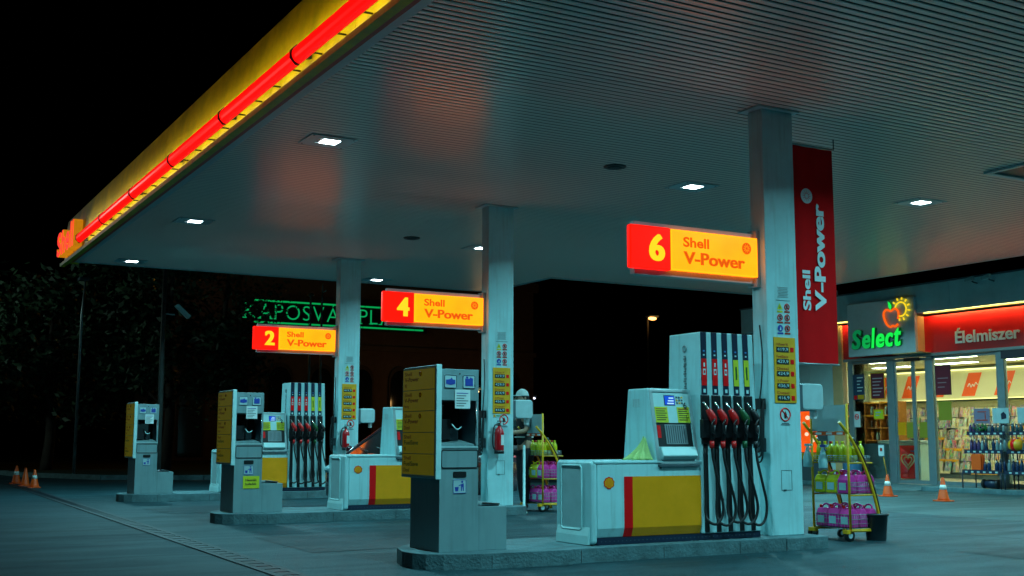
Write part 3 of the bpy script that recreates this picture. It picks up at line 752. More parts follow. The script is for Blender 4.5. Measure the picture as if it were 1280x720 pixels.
        mb = MB(); mb.tube(spline([(x+.02, y, 1.03), (x+.035, y-.01, .88), (x+.03+sw*.5, y-.02, .68), (x+.03+sw, y-.02, .47), (x+.02+sw*.92, y-.015, drop+.05), (x+.0+sw*.45, y-.01, drop-.01),
                             (x-.02, y+.02, drop+.02), (x-.03, yf-.022, drop+.10), (x-.022, yf-.020, .62), (x-.02, yf-.02, 1.02)], 7), .0135, M['rubber'], 8)
        mb.build('hose', t)
    return t
pumps = [make_pump('white fuel pump numbered 6 with a yellow panel, nearest of the three')]
pumps.append(copy_tree(pumps[0], (0, PITCH, 0), label='white fuel pump with a dark red car behind it, half hidden by the middle kiosk'))
pumps.append(copy_tree(pumps[0], (0, 2*PITCH, 0), label='farthest white fuel pump, its five hoses seen beside the number 2 pillar'))
pumps[1].scale = (1, 1, .972)
for p_, n_ in zip(pumps, '642'):
    o = [c for c in p_.children if c.name.startswith('head')][0]; dy = p_.location.y-9.4
    z = 1.405; MB().text(n_, (7.185, 9.10+dy+(z-.87)*.185-.024, z), (1, 0, 0), (0, .182, .983), .066, M['ink'], bold=.03).build('pump_number', o)
# green work towel draped on the lid of the nearest pump
mb = MB(); TW = mat('green_towel', (.45, .62, .22), .85, bump=.5, bscale=30)
vs = []; fs = []; NC = 37; NR = 9
for j in range(NR):
    t = j/(NR-1)
    for i in range(NC):
        a = R(84+192*i/(NC-1)); rr = .018+t**1.25*(.185+.045*math.sin(i*1.15+.6)*t+.02*math.sin(i*.5))
        vs.append((min(6.778, 6.768+rr*math.cos(a)), 9.255+rr*math.sin(a)*.72, 1.125-.212*t**.85+.012*math.sin(i*.9)*(1-t)))
fs = [(j*NC+i, j*NC+i+1, (j+1)*NC+i+1, (j+1)*NC+i) for j in range(NR-1) for i in range(NC-1)]
o = mb.raw(vs, fs, TW, True).build('cloth', loc=(6.74, 9.25, .907)); sb = o.modifiers.new('thickness', 'SOLIDIFY'); sb.thickness = .004
tag(o, 'crumpled green cloth leaning against the display head of the near pump', 'cloth')

# ------------------------------------------------------------------ service kiosks with bin and price list
PR = mat('price_row_added_glow', (.80, .50, .006), .45, var=.12, vscale=5, emit=(1., .82, .003), estr=.045)  # faint glow added to the yellow rows to brighten the board
def make_kiosk(label):
    t = thing('service_kiosk', label, 'service kiosk', (4.8, 9.45, K), 'grey service kiosks on the island ends')
    x0, x1, yf, yb = 4.516, 4.895, 9.167, 9.76
    mb = MB(); g = M['grey']
    mb.box(x0, x1, yf, yb, K-.001, 1.045, g); mb.box(x0, x1, yf, yb, 1.44, 1.715, g)
    mb.box(x0, x0+.014, yf+.0015, yb, 1.046, 1.439, g); mb.box(x1-.022, x1, yf+.0015, yb, 1.046, 1.439, g); mb.box(x0+.0145, x1-.0225, yf+.33, yb-.001, 1.046, 1.439, g)
    body = mb.build('body', t, bevel=.004)
    mb = MB(); mb.box(x0+.016, x1-.024, yf+.325, yf+.329, 1.046, 1.439, M['darkglass']); mb.box(x0+.0145, x0+.018, yf+.01, yf+.325, 1.046, 1.439, M['greyd']); mb.box(x1-.0265, x1-.0225, yf+.01, yf+.325, 1.046, 1.439, M['greyd'])
    mb.box(x0+.02, x1-.03, yf+.01, yf+.32, 1.432, 1.438, M['dark'])
    mb.prism([(yf+.02, 1.047), (yf+.02, 1.06), (yf+.32, 1.10), (yf+.32, 1.047)], x0+.02, x1-.03, 'x', M['grey'])
    mb.box(x0+.03, x0+.16, yf+.12, yf+.3, 1.10, 1.28, M['black']); mb.box(x0+.2, x0+.28, yf+.2, yf+.28, 1.09, 1.2, M['greyd'])
    mb.tube(spline([(x0+.16, yf+.1, 1.24), (x0+.2, yf+.07, 1.19), (x0+.26, yf+.1, 1.21)]), .006, M['whitep'], 6)
    mb.build('niche', body)
    mb = MB(); mb.box(x0+.008, x1-.006, yf-.006, yf-.0005, 1.028, 1.044, M['capp']); mb.tube([(x1-.03, yf-.012, 1.07), (x1-.03, yf-.012, 1.42)], .006, M['chrome'], 6); mb.build('niche_rim', body)
    for cx, kind in ((4.613, 0), (4.795, 1)):
        mb = MB(); P = rrect(cx-.062, cx+.062, 1.545, 1.665, .01)
        mb.prism(P, yf-.005, yf-.001, 'y', M['capp']); mb.tube([(a, yf-.006, b) for a, b in rrect(cx-.058, cx+.058, 1.549, 1.661, .01)], .003, M['navy'], 5, closed=True)
        if kind == 0:
            mb.prism([(cx-.045, 1.585), (cx+.0, 1.575), (cx+.045, 1.585), (cx+.045, 1.62), (cx+.02, 1.622), (cx+.01, 1.64), (cx-.005, 1.625), (cx-.045, 1.62)], yf-.008, yf-.0055, 'y', M['blue'])
        else:
            mb.prism([(cx-.038, 1.57), (cx+.038, 1.57), (cx+.038, 1.635), (cx+.01, 1.645), (cx+.005, 1.632), (cx-.038, 1.632)], yf-.008, yf-.0055, 'y', M['blue'])
            mb.box(cx-.03, cx-.01, yf-.008, yf-.0055, 1.635, 1.652, M['blue'])
        mb.build('pictogram', body)
    MB().lathe([(.008, -.003), (.008, 0)], (4.705, yf-.001, 1.675), M['black'], 8, axis='y').build('lock', body)
    mb = MB(); mb.box(4.655, 4.805, yf-.010, yf-.0075, 1.37, 1.535, M['paper'])
    for k in range(6): mb.box(4.67, 4.785-.02*(k % 3), yf-.0115, yf-.0102, 1.50-k*.022, 1.507-k*.022, M['blue'] if k == 0 else M['greyd'])
    mb.build('paper_notice', body)
    mb = MB(); mb.prism(rrect(4.536, 4.885, .858, 1.006, .015), yf-.004, yf-.0005, 'y', g)
    mb.tube([(a, yf-.003, b) for a, b in rrect(4.533, 4.888, .855, 1.009, .018)], .006, M['black'], 5, closed=True); mb.build('drawer', body)
    mb = MB(); mb.prism(rrect(4.645, 4.775, .772, .822, .012), yf-.005, yf-.0005, 'y', M['black']); mb.build('bin_slot', body)
    mb = MB(); mb.prism(rrect(4.645, 4.775, .635, .755, .006), yf-.004, yf-.0005, 'y', M['capp'])
    mb.tube([(a, yf-.005, b) for a, b in rrect(4.648, 4.772, .638, .752, .008)], .0022, M['blue'], 5, closed=True)
    mb.prism([(4.735-.012, .655), (4.735-.004, .655), (4.735-.002, .69), (4.735+.004, .69), (4.735+.008, .655), (4.735+.016, .655), (4.735+.014, .722), (4.735-.035, .705), (4.735-.033, .698), (4.735-.012, .704)], yf-.0065, yf-.0045, 'y', M['blue'])
    mb.prism([(4.735+.01*math.cos(a*.7854), .735+.01*math.sin(a*.7854)) for a in range(8)], yf-.0065, yf-.0045, 'y', M['blue'])
    mb.prism([(4.668, .655), (4.694, .655), (4.700, .69), (4.662, .69)], yf-.0065, yf-.0045, 'y', M['blue']); mb.build('bin_pictogram', body)
    mb = MB(); mb.box(x1+.001, 5.19, yf+.012, yb-.005, K-.001, .515, g); lb = mb.build('side_box', t, bevel=.005)
    mb = MB(); mb.box(4.91, 5.12, yf+.03, yf+.42, .516, .528, M['greyd'])
    for k in range(7): mb.box(4.93+k*.026, 4.945+k*.026, yf+.03, yf+.40, .529, .54+.006*(k % 2), M['capp'])
    mb.tube([(4.95, yf+.02, .545), (5.12, yf+.02, .535)], .008, M['black'], 6); mb.build('grille', lb)
    # price list board on the left flank
    bx = 4.505; P = [(9.855, .762), (9.135, .762), (9.135, 1.748), (9.80, 1.748), (9.83, 1.74), (9.85, 1.715)]
    bd = MB().prism(P, 4.466, bx, 'x', M['capp']).build('price_list', t, bevel=.006)
    mb = MB(); mb.box(4.46, 4.514, 9.128, 9.15, .758, 1.752, M['whitep']); mb.build('edge_strip', bd, bevel=.006)
    rows = [('Shell', 'V-Power', '95', M['dkred']), ('Shell', 'V-Power', 'Racing', M['dkred']), ('Shell', 'V-Power', 'Diesel', M['dkred']), ('Shell', 'FuelSave', '95', M['green']), ('Shell', 'FuelSave', 'Diesel', M['green'])]
    for k, (a, b, c, m) in enumerate(rows):
        z1 = 1.722-k*.188; z0 = z1-.180
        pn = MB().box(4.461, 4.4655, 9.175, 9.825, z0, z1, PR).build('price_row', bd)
        mb = MB(); x = 4.4595
        mb.text(a, (x, 9.79, z1-.052), LY, UP, .034, M['dkred'], w=.15, bold=.01); mb.text(b, (x, 9.79, z1-.105), LY, UP, .040, m, w=.30, bold=.02); mb.text(c, (x, 9.79, z1-.158), LY, UP, .034, M['ink'] if k > 2 else m, bold=.01)
        if k < 3: mb.tube([(x, 9.46+.018*math.cos(j*.6283), z1-.04+.018*math.sin(j*.6283)) for j in range(10)], .005, M['dkred'], 5, closed=True)
        mb.build('fuel_name', pn)
    return t
k0 = make_kiosk('grey service kiosk with yellow price list, nearest and largest of three')
k1 = copy_tree(k0, (0, PITCH, 0), label='grey service kiosk with a lime yellow sticker on its front, middle one')
k2 = copy_tree(k0, (0.03, 2*PITCH, 0), label='grey service kiosk at the far left, smallest in view, standing before the dark trees')
bd = [c for c in k1.children if c.name.startswith('body')][0]
mb = MB(); y = 9.167+PITCH; mb.box(4.64, 4.86, y-.006, y-.002, .455, .615, M['lime'])
mb.text('Használt', (4.672, y-.0075, .548), FX, UP, .032, M['ink'], w=.15, bold=.02); mb.text('hulladék', (4.672, y-.0075, .497), FX, UP, .032, M['ink'], w=.15, bold=.02); mb.build('sticker', bd)

# ------------------------------------------------------------------ cones
def cone(x, y, label, band=True, s=1., grp='orange traffic cones', sign_=False):
    t = thing('traffic_cone', label, 'traffic cone', (x, y, 0), grp); h = .43*s
    mb = MB(); P = rrect(x-.14*s, x+.14*s, y-.14*s, y+.14*s, .03); mb.prism(P, .005, .028, 'z', M['orange']); mb.build('base', t, bevel=.006)
    mb = MB(); mb.lathe([(.112*s, .026), (.098*s, .06), (.024*s, h-.01), (.018*s, h), (.010*s, h-.003)], (x, y, 0), M['orange'], 20); b = mb.build('body', t)
    if band:
        r_ = lambda z: .0995*s+(z-.06)*(.024-.098)*s/(h-.07)
        mb = MB(); z0, z1 = h*.50, h*.70; mb.lathe([(r_(z0), z0), (r_(z1), z1)], (x, y, 0), M['coneW'], 20); mb.build('band', b)
    if sign_:
        mb = MB(); mb.tube([(x, y, h-.03), (x+.0, y+.09, .83)], .008, M['ysign'], 6); mb.build('stick', t)
        mb = MB(); P = rrect(-.085, .085, .78, 1.02, .02)
        mb.prism([(y+.10+a, b) for a, b in P], x-.03, x-.018, 'x', M['greyd'])
        mb.prism([(y+.10+a*.82, .90+(b-.90)*.88) for a, b in P], x-.034, x-.0305, 'x', M['paper'])
        mb.box(x-.0365, x-.0345, y+.07, y+.13, .89, .95, M['dkred']); mb.build('sign_plate', t)
    return t
cone(17.45, 14.76, 'orange traffic cone with white band on the lane before the shop racks')
cone(17.95, 16.52, 'orange traffic cone carrying a small sign on a stick, before the shop door', sign_=True)
cone(3.80, 31.1, 'faded orange cone with white band, leftmost of the three at the drain', s=1.03, grp='three far cones by the drain')
cone(3.80, 29.5, 'plain orange cone without a band, middle of the three at the drain', band=False, s=.98, grp='three far cones by the drain')
cone(3.86, 28.45, 'faded orange cone with white band, rightmost of the three at the drain', s=.95, grp='three far cones by the drain')

# ------------------------------------------------------------------ display trolleys and their goods
def bottle_geo(mb, x, y, z, r, h, m, cap):
    mb.lathe([(r*.9, z), (r, z+.01), (r, z+h*.62), (r*.75, z+h*.74), (r*.36, z+h*.84), (r*.34, z+h*.90)], (x, y, 0), m, 12)
    return mb
def bottle(name, x, y, z, r, h, m, capm, label, cat, grp):
    o = bottle_geo(MB(), x, y, z, r, h, m, capm).build(name, loc=(x, y, z)); tag(o, label, cat, grp)
    MB().lathe([(r*.42, z+h*.88), (r*.42, z+h)], (x, y, 0), capm, 10).build('cap', o)
    return o
def jug(x, y, z, m, label, grp, capm):
    prof = [(-.062, 0), (.062, 0), (.066, .02), (.062, .15), (.03, .205), (-.03, .205), (-.062, .15), (-.066, .02)]
    o = MB().prism([(x+a, z+b) for a, b in prof], y-.085, y+.085, 'y', m).build('jug', loc=(x, y, z), bevel=.016, seg=3)
    tag(o, label, 'jug', grp)
    mb = MB(); mb.tube(spline([(x, y-.07, z+.18), (x, y-.06, z+.235), (x, y+.0, z+.245), (x, y+.05, z+.205)], 4), .010, m, 8); mb.build('handle', o)
    MB().lathe([(.018, z+.20), (.018, z+.235)], (x, y+.06, 0), capm, 10).build('cap', o)
    MB().box(x-.072, x-.068, y-.05, y+.05, z+.04, z+.12, M['clear']).build('paper_label', o)
    return o
def trolley(X, Y, label, where, spray):
    t = thing('display_trolley', label, 'trolley', (X+.25, Y+.28, 0), 'yellow display trolleys beside the pillars')
    y0, y1 = Y, Y+.55; yc = M['ycart']
    fr = MB()
    for y in (y0, y1):
        fr.tube([(X, y, .09), (X, y, 1.50)], .014, yc, 8)
        fr.tube([(X-.02, y, .12), (X+.42, y, .11)], .013, yc, 8)
    fr.tube([(X, y0, 1.18), (X, y1, 1.18)], .010, yc, 8)
    for z, xl in ((.85, .36), (.50, .43), (.13, .48)):
        for y in (y0, y1): fr.tube([(X, y, z), (X+xl, y, z)], .009, yc, 6)
        fr.tube([(X+xl, y0, z), (X+xl, y1, z)], .009, yc, 6)
    fr.build('frame', t)
    for y in (y0, y1):
        mb = MB(); mb.tube(spline([(X-.12, y, 1.30), (X+.05, y, 1.12), (X+.22, y, .86), (X+.36, y, .54), (X+.44, y, .26), (X+.475, y, .02)], 5), .017, yc, 8)
        mb.tube(spline([(X+.08, y, 1.125), (X+.245, y, .875), (X+.385, y, .55), (X+.465, y, .27), (X+.497, y, .02)], 5), .013, M['black'], 6); mb.build('curved_rail', t)
    MB().box(X-.006, X+.006, y0+.02, y1-.02, 1.20, 1.49, M['capp']).build('header_board', t)
    mb = MB(); mb.box(X-.010, X-.0065, y0+.03, y1-.03, 1.155, 1.195, M['oprint'])
    for k in range(3): mb.box(X-.012, X-.0102, y0+.06+k*.16, y0+.15+k*.16, 1.163, 1.187, M['paper'])
    mb.build('price_rail', t)
    for z, h, xl in ((.86, .07, .34), (.51, .13, .42), (.14, .15, .46)):
        mb = MB()
        for j in range(4):
            zz = z+h*j/3; mb.tube([(X+.01, y0+.01, zz), (X+xl, y0+.01, zz), (X+xl, y1-.01, zz), (X+.01, y1-.01, zz)], .0028, M['steel'], 5, closed=True)
        n = 14
        for i in range(n+1):
            x = X+.01+(xl-.01)*i/n; mb.tube([(x, y0+.01, z+h), (x, y0+.01, z), (x, y1-.01, z), (x, y1-.01, z+h)], .0022, M['steel'], 4)
        for i in range(1, 12):
            y = y0+.01+(y1-y0-.02)*i/12; mb.tube([(X+.01, y, z+h), (X+.01, y, z), (X+xl, y, z), (X+xl, y, z+h)], .0022, M['steel'], 4)
        mb.build('basket', t)
    for (x, y) in ((X, y0), (X, y1), (X+.38, y0+.05), (X+.38, y1-.05)):
        r = .065 if x == X else .045
        w = MB(); w.lathe([(r*.55, -.018), (r, -.018), (r, .018), (r*.55, .018)], (x, y+.02, r+.004), M['rubber'], 18, axis='y'); w = w.build('wheel', t)
        MB().lathe([(r*.5, -.02), (r*.5, .02), (.01, .022)], (x, y+.02, r+.004), M['capp'], 12, axis='y').build('hub', w)
    mb = MB(); mb.box(X-.07, X-.02, y1-.08, y1+.02, .09, .13, yc); mb.box(X-.07, X-.02, y0-.02, y0+.05, .09, .13, yc); mb.build('foot', t)
    g1 = f'pink jugs in the lowest basket, trolley {where}'; g2 = f'pink jugs in the middle basket, trolley {where}'; g3 = f'yellow bottles on the top shelf, trolley {where}'
    for i in range(3):
        for j in range(3): jug(X+.08+i*.145, y0+.10+j*.177, .145, M['pink'], f'pink screenwash jug in the lowest basket of the trolley {where}', g1, M['red'])
    for i in range(3):
        for j in range(3):
            if i == 0 and j == 2 or (i == 0 and j == 1): jug(X+.07+i*.14, y0+.10+j*.177, .515, M['yliq'], f'yellow jug in the middle basket of the trolley {where}', f'yellow jugs in the middle basket, trolley {where}', M['yliq'])
            else: jug(X+.07+i*.14, y0+.10+j*.177, .515, M['pink'], f'pink screenwash jug in the middle basket of the trolley {where}', g2, M['red'])
    for i in range(3):
        for j in range(6): bottle('bottle', X+.06+i*.095, y0+.055+j*.087, .865, .038, .225, M['yliq'], M['extred'] if (i+j) % 3 == 0 else M['yliq'], f'yellow bottle on the top shelf of the trolley {where}', 'bottle', g3)
    if spray:
        for k, (yy, hc) in enumerate(((y1-.02, M['clear']), (y1-.26, M['blue']))):
            x = X-.09; z = .80-.01*k; m = M['clear']
            o = MB().lathe([(.048, z), (.052, z+.01), (.052, z+.10), (.03, z+.17), (.015, z+.21), (.015, z+.23)], (x, yy, 0), m, 14).build('spray_bottle', loc=(x, yy, z))
            tag(o, ('clear spray bottle hung at the pillar end of the near trolley', 'blue headed spray bottle hung on the side of the near trolley')[k], 'spray bottle', 'spray bottles on the near trolley')
            mb = MB(); mb.box(x-.015, x+.015, yy-.05, yy+.03, z+.232, z+.262, hc); mb.box(x-.008, x+.008, yy-.075, yy-.049, z+.24, z+.258, M['whitep']); mb.tube([(x, yy-.02, z+.232), (x, yy-.045, z+.19)], .006, hc, 6)
            mb.tube(spline([(X-.015, yy, z+.20), (x+.01, yy, z+.215), (x, yy, z+.20)], 3), .004, M['steel'], 5)
            mb.build('trigger_head', o)
    return t
trolley(9.62, 9.40, 'yellow tube trolley of pink jugs and yellow bottles at the near pillar', 'at the near pillar', True)
trolley(9.37, 15.45, 'yellow tube trolley beside the capped man, between middle pillar and near pump', 'behind the near pump', False)
# bucket
mb = MB(); bx, by = 10.03, 9.42
mb.lathe([(.10, .0), (.105, .01), (.128, .27), (.14, .275), (.14, .30), (.122, .30), (.10, .02)], (bx, by, 0), M['bin'], 24); o = mb.build('waste_bin', loc=(bx, by, 0)); tag(o, 'small dark bucket standing behind the foot of the near yellow trolley', 'bucket')
mb = MB(); mb.tube([(bx+.14*math.cos(a*.4189), by+.14*math.sin(a*.4189), .285) for a in range(15)], .008, M['bin'], 6, closed=True); mb.build('rim', o)
# slim white post beside the middle pillar
mb = MB(); mb.lathe([(.05, .005), (.05, .02), (.02, .03), (.02, 1.0), (.012, 1.02)], (8.98, 15.35, 0), M['whitep'], 12); tag(mb.build('post', loc=(8.98, 15.35, 0)), 'slim white post standing just right of the middle pillar', 'post')
for o in scene.objects:
    pass

# ------------------------------------------------------------------ person
def skin_mesh(name, verts, edges, radii, m, root=0, sub=2):
    me = bpy.data.meshes.new(name); me.from_pydata(verts, edges, [])
    ob = bpy.data.objects.new(name, me); col.objects.link(ob)
    sk = ob.modifiers.new('skin', 'SKIN'); sk.use_smooth_shade = True
    if not me.skin_vertices: me.attributes
    sv = me.skin_vertices[0].data if len(me.skin_vertices) else None
    ob.modifiers.new('sub', 'SUBSURF').levels = sub
    if sv:
        for i, r in enumerate(radii): sv[i].radius = (r, r) if not isinstance(r, tuple) else r
        sv[root].use_root = True
    bpy.context.view_layer.update(); dg = bpy.context.evaluated_depsgraph_get()
    out = bpy.data.meshes.new_from_object(ob.evaluated_get(dg))
    vs = [tuple(v.co) for v in out.vertices]; fs = [list(p.vertices) for p in out.polygons]
    bpy.data.objects.remove(ob)
    return vs, fs
def chain(graph, base, pts, rad):
    v, e, r = graph; prev = base
    for p, q in zip(pts, rad):
        v.append(p); r.append(q)
        if prev is not None: e.append((prev, len(v)-1))
        prev = len(v)-1
    return prev
def make_person(ox, oy):
    SK = mat('skin', (.42, .24, .16), .5, var=.1); DK = mat('dark_cloth', (.012, .014, .018), .8, bump=.3, bscale=40); GREYC = mat('grey_shirt', (.20, .25, .26), .85, bump=.3, bscale=40)
    t = thing('person', 'man in white cap and dark work vest standing behind the far trolley', 'person', (ox, oy, 0))
    P = lambda x, y, z: (ox+x, oy+y, z)     # faces -X
    g = ([], [], [])
    hip = chain(g, None, [P(0, 0, 1.0)], [(.14, .115)])
    ch = chain(g, hip, [P(-.01, 0, 1.16), P(-.01, 0, 1.33), P(-.0, 0, 1.50), P(-.02, 0, 1.60)], [(.13, .10), (.15, .11), (.14, .10), .058])
    hd = chain(g, ch, [P(-.045, 0, 1.66)], [.055])
    sh = len(g[0])-3
    for s in (-1, 1):
        reach = [P(-.02, s*.20, 1.50), P(-.10, s*.22, 1.24), P(-.33, s*.16, 1.20)] if s < 0 else [P(-.02, s*.20, 1.50), P(-.05, s*.25, 1.22), P(-.28, s*.20, 1.17)]
        e_ = chain(g, sh, reach, [.058, .043, .030])
        q = g[0][e_]; pl = chain(g, e_, [(q[0]-.07, q[1], q[2]-.01)], [(.030, .016)])
        for f in range(4):
            oy2 = (f-1.5)*.022; L = (.07, .08, .075, .06)[f]
            chain(g, pl, [(q[0]-.11, q[1]+oy2, q[2]-.005), (q[0]-.11-L*.5, q[1]+oy2*1.1, q[2]-.02), (q[0]-.11-L*.75, q[1]+oy2*1.1, q[2]-.055)], [.0095, .009, .008])
        chain(g, e_, [(q[0]-.05, q[1]-s*.035, q[2]+.01), (q[0]-.095, q[1]-s*.05, q[2]-.005), (q[0]-.125, q[1]-s*.045, q[2]-.02)], [.012, .011, .009])
        chain(g, hip, [P(.01, s*.09, .94), P(-.02+.03*s, s*.10, .52), P(.01+.05*s, s*.10, .10), P(-.06+.05*s, s*.11, .05), P(-.15+.05*s, s*.11, .045)], [.095, .065, .043, .045, .035])
    vs, fs = skin_mesh('body', *g, SK)
    mb = MB().raw(vs, fs, SK, True); mb.ball(P(-.055, 0, 1.755), .105, SK, 20, 14, (.95, .78, 1.15))
    mb.tube([P(-.145, 0, 1.775), P(-.172, 0, 1.742), P(-.150, 0, 1.728)], [.012, .018, .012], SK, 8)      # nose
    for s in (-1, 1): mb.ball(P(-.04, s*.083, 1.75), .028, SK, 8, 6, (.7, .35, 1.1))
    b = mb.build('body', t)
    mb = MB()
    for s in (-1, 1): mb.ball(P(-.148, s*.032, 1.768), .011, M['ink'], 8, 6)
    mb.box(ox-.155, ox-.146, oy-.025, oy+.025, 1.693, 1.699, M['dkred']); mb.build('face_details', b)
    mb = MB(); mb.ball(P(-.035, 0, 1.775), .112, mat('dark_hair', (.015, .012, .010), .8), 18, 12, (.92, .80, 1.02)); mb.build('hair', b)
    g = ([], [], []); h = chain(g, None, [P(0, 0, .97)], [(.168, .142)])
    c = chain(g, h, [P(-.01, 0, 1.16), P(-.01, 0, 1.34), P(0, 0, 1.49), P(-.01, 0, 1.56)], [(.15, .12), (.17, .13), (.165, .12), .075])
    vs, fs = skin_mesh('vest', *g, DK); v = MB().raw(vs, fs, DK, True).build('vest', t)
    mb = MB()
    mb.tube([P(-.01+.150*math.cos(a*.3142), .125*math.sin(a*.3142), 1.14) for a in range(20)], .010, M['coneW'], 6, closed=True); mb.build('reflective_band', v)
    for s in (-1, 1):
        g = ([], [], []); reach = [P(-.02, s*.10, 1.50), P(-.02, s*.20, 1.49), P(-.09, s*.225, 1.27)]
        chain(g, None, reach, [.075, .07, .058]); vs, fs = skin_mesh('sleeve', *g, GREYC); MB().raw(vs, fs, GREYC, True).build('sleeve', t)
    g = ([], [], []); h = chain(g, None, [P(0, 0, 1.06)], [(.165, .14)])
    for s in (-1, 1): chain(g, h, [P(.01, s*.09, .92), P(-.02+.03*s, s*.10, .52), P(.01+.05*s, s*.10, .10)], [.115, .09, .078])
    vs, fs = skin_mesh('trousers', *g, DK); MB().raw(vs, fs, DK, True).build('trousers', t)
    for s in (-1, 1):
        g = ([], [], []); chain(g, None, [P(.035+.05*s, s*.105, .055), P(-.06+.05*s, s*.11, .052), P(-.17+.05*s, s*.11, .042)], [.05, .05, .04])
        vs, fs = skin_mesh('shoe', *g, M['black']); vs = [(a, b_, max(.002, c_)) for a, b_, c_ in vs]; MB().raw(vs, fs, M['black'], True).build('shoe', t)
    CP = mat('white_cap', (.62, .72, .70), .8)
    mb = MB(); prof = [(.106*math.cos(R(a)), .115*math.sin(R(a))) for a in range(0, 91, 10)]
    mb.lathe([(max(r_, .002), 1.785+h_) for r_, h_ in prof], P(-.045, 0, 0), CP, 20)
    mb.prism([(ox-.10, oy-.085), (ox-.10, oy+.085), (ox-.20, oy+.06), (ox-.235, oy), (ox-.20, oy-.06)], 1.785, 1.797, 'z', CP); mb.build('cap', t)
make_person(9.40, 16.05)

# ------------------------------------------------------------------ car behind the middle pump (nose to the left)
def make_car(ox, oy):
    PA = mat('car_paint_dark_red', (.035, .006, .012), .22, coat=.8, spec=.6); t = thing('car', 'dark red car at the pumps, windscreen showing above the middle pump', 'car', (ox+1.5, oy, 0))
    L, Wd = 3.3, .82
    xs = [0, .04, .12, .3, .5, .75, 2.6, 2.95, 3.05]; zt = [.55, .66, .74, .80, .845, .87, .90, .84, .60]; wd = [.60, .68, .76, .80, .82, .82, .82, .78, .70]
    zb = [.25, .2, .18, .18, .18, .18, .2, .24, .3]
    def ring(i):
        w, b, h = wd[i], zb[i], zt[i]; x = ox+xs[i]
        return [(x, oy-w*.96, b), (x, oy-w, b+.15), (x, oy-w, h-.16), (x, oy-w*.95, h-.05), (x, oy-w*.80, h), (x, oy, h+.03), (x, oy+w*.80, h), (x, oy+w*.95, h-.05), (x, oy+w, h-.16), (x, oy+w, b+.15), (x, oy+w*.96, b), (x, oy, b-.0)]
    vs = [p for i in range(len(xs)) for p in ring(i)]; n = 12
    fs = [(i*n+j, i*n+(j+1) % n, (i+1)*n+(j+1) % n, (i+1)*n+j) for i in range(len(xs)-1) for j in range(n)]+[list(range(n)), list(range((len(xs)-1)*n, len(xs)*n))]
    body = MB().raw(vs, fs, PA, True).build('body', t)
    # greenhouse
    wb, wt = .74, .54; xb0, xt0, xt1, xb1 = .48, 1.16, 2.4, 2.85; z0, z1 = .86, 1.33
    C = lambda x, y, z: (ox+x, oy+y, z)
    mb = MB(); mb.prism([(ox+xt0-.06, z1-.02), (ox+xt0+.25, z1+.035), (ox+xt1-.2, z1+.03), (ox+xt1+.05, z1-.03)], oy-wt, oy+wt, 'y', PA)
    for s in (-1, 1):
        mb.tube([C(xb0, s*wb, z0), C(xt0-.05, s*wt, z1-.015)], .03, PA, 8); mb.tube([C(1.75, s*(wb+.01), z0), C(1.77, s*wt, z1)], .035, M['black'], 8); mb.tube([C(xb1, s*wb, z0), C(xt1, s*wt, z1)], .05, PA, 8)
    mb.build('roof', t, bevel=.02)
    q = lambda a, b, c, d: MB().raw([a, b, c, d], [(0, 1, 2, 3)], M['darkglass'])
    q(C(xb0, -wb, z0), C(xb0, wb, z0), C(xt0-.05, wt, z1-.015), C(xt0-.05, -wt, z1-.015)).build('windscreen', t)
    q(C(xb1, -wb, z0), C(xb1, wb, z0), C(xt1, wt, z1-.015), C(xt1, -wt, z1-.015)).build('rear_window', t)
    for s in (-1, 1):
        q(C(xb0+.05, s*wb, z0), C(1.75, s*wb, z0), C(1.77, s*wt, z1-.01), C(xt0, s*wt, z1-.01)).build('side_window', t); q(C(1.75, s*wb, z0), C(xb1-.03, s*wb, z0), C(xt1, s*wt, z1-.01), C(1.77, s*wt, z1-.01)).build('side_window', t)
        m_ = MB().ball(C(.66, s*.92, .93), .085, PA, 12, 8, (.6, 1, .8)); m_.tube([C(.66, s*.80, .88), C(.66, s*.88, .91)], .02, PA, 6); m_.build('mirror', t)
        hl = MB().ball(C(.08, s*.58, .62), .12, M['clear'], 12, 8, (.9, 1, .6)).build('headlight', t)
        MB().ball(C(2.98, s*.66, .74), .09, M['red'], 12, 8, (.6, 1, 1)).build('tail_light', t)
        for x in (.52, 2.5):
            w = MB().lathe([(.2, -.09), (.29, -.09), (.30, -.05), (.30, .05), (.29, .09), (.2, .09)], C(x, s*.75, .30), M['rubber'], 24, axis='y').build('wheel', t)
            MB().lathe([(.19, -.095), (.19, .095), (.05, .10)], C(x, s*.75, .30), M['alu'], 16, axis='y').build('rim', w)
    mb = MB(); mb.box(ox-.01, ox+.03, oy-.45, oy+.45, .36, .46, M['black']); mb.build('grille', t)
    mb = MB(); mb.tube([C(xb0-.02, -.5, z0+.02), C(xb0+.12, .05, z0+.115)], .008, M['black'], 6); mb.tube([C(xb0-.02, .05, z0+.03), C(xb0+.12, .55, z0+.115)], .008, M['black'], 6); mb.build('wiper', t)
    return t
car_ = make_car(6.95, 17.8); car_.rotation_euler = (0, 0, R(12.6))
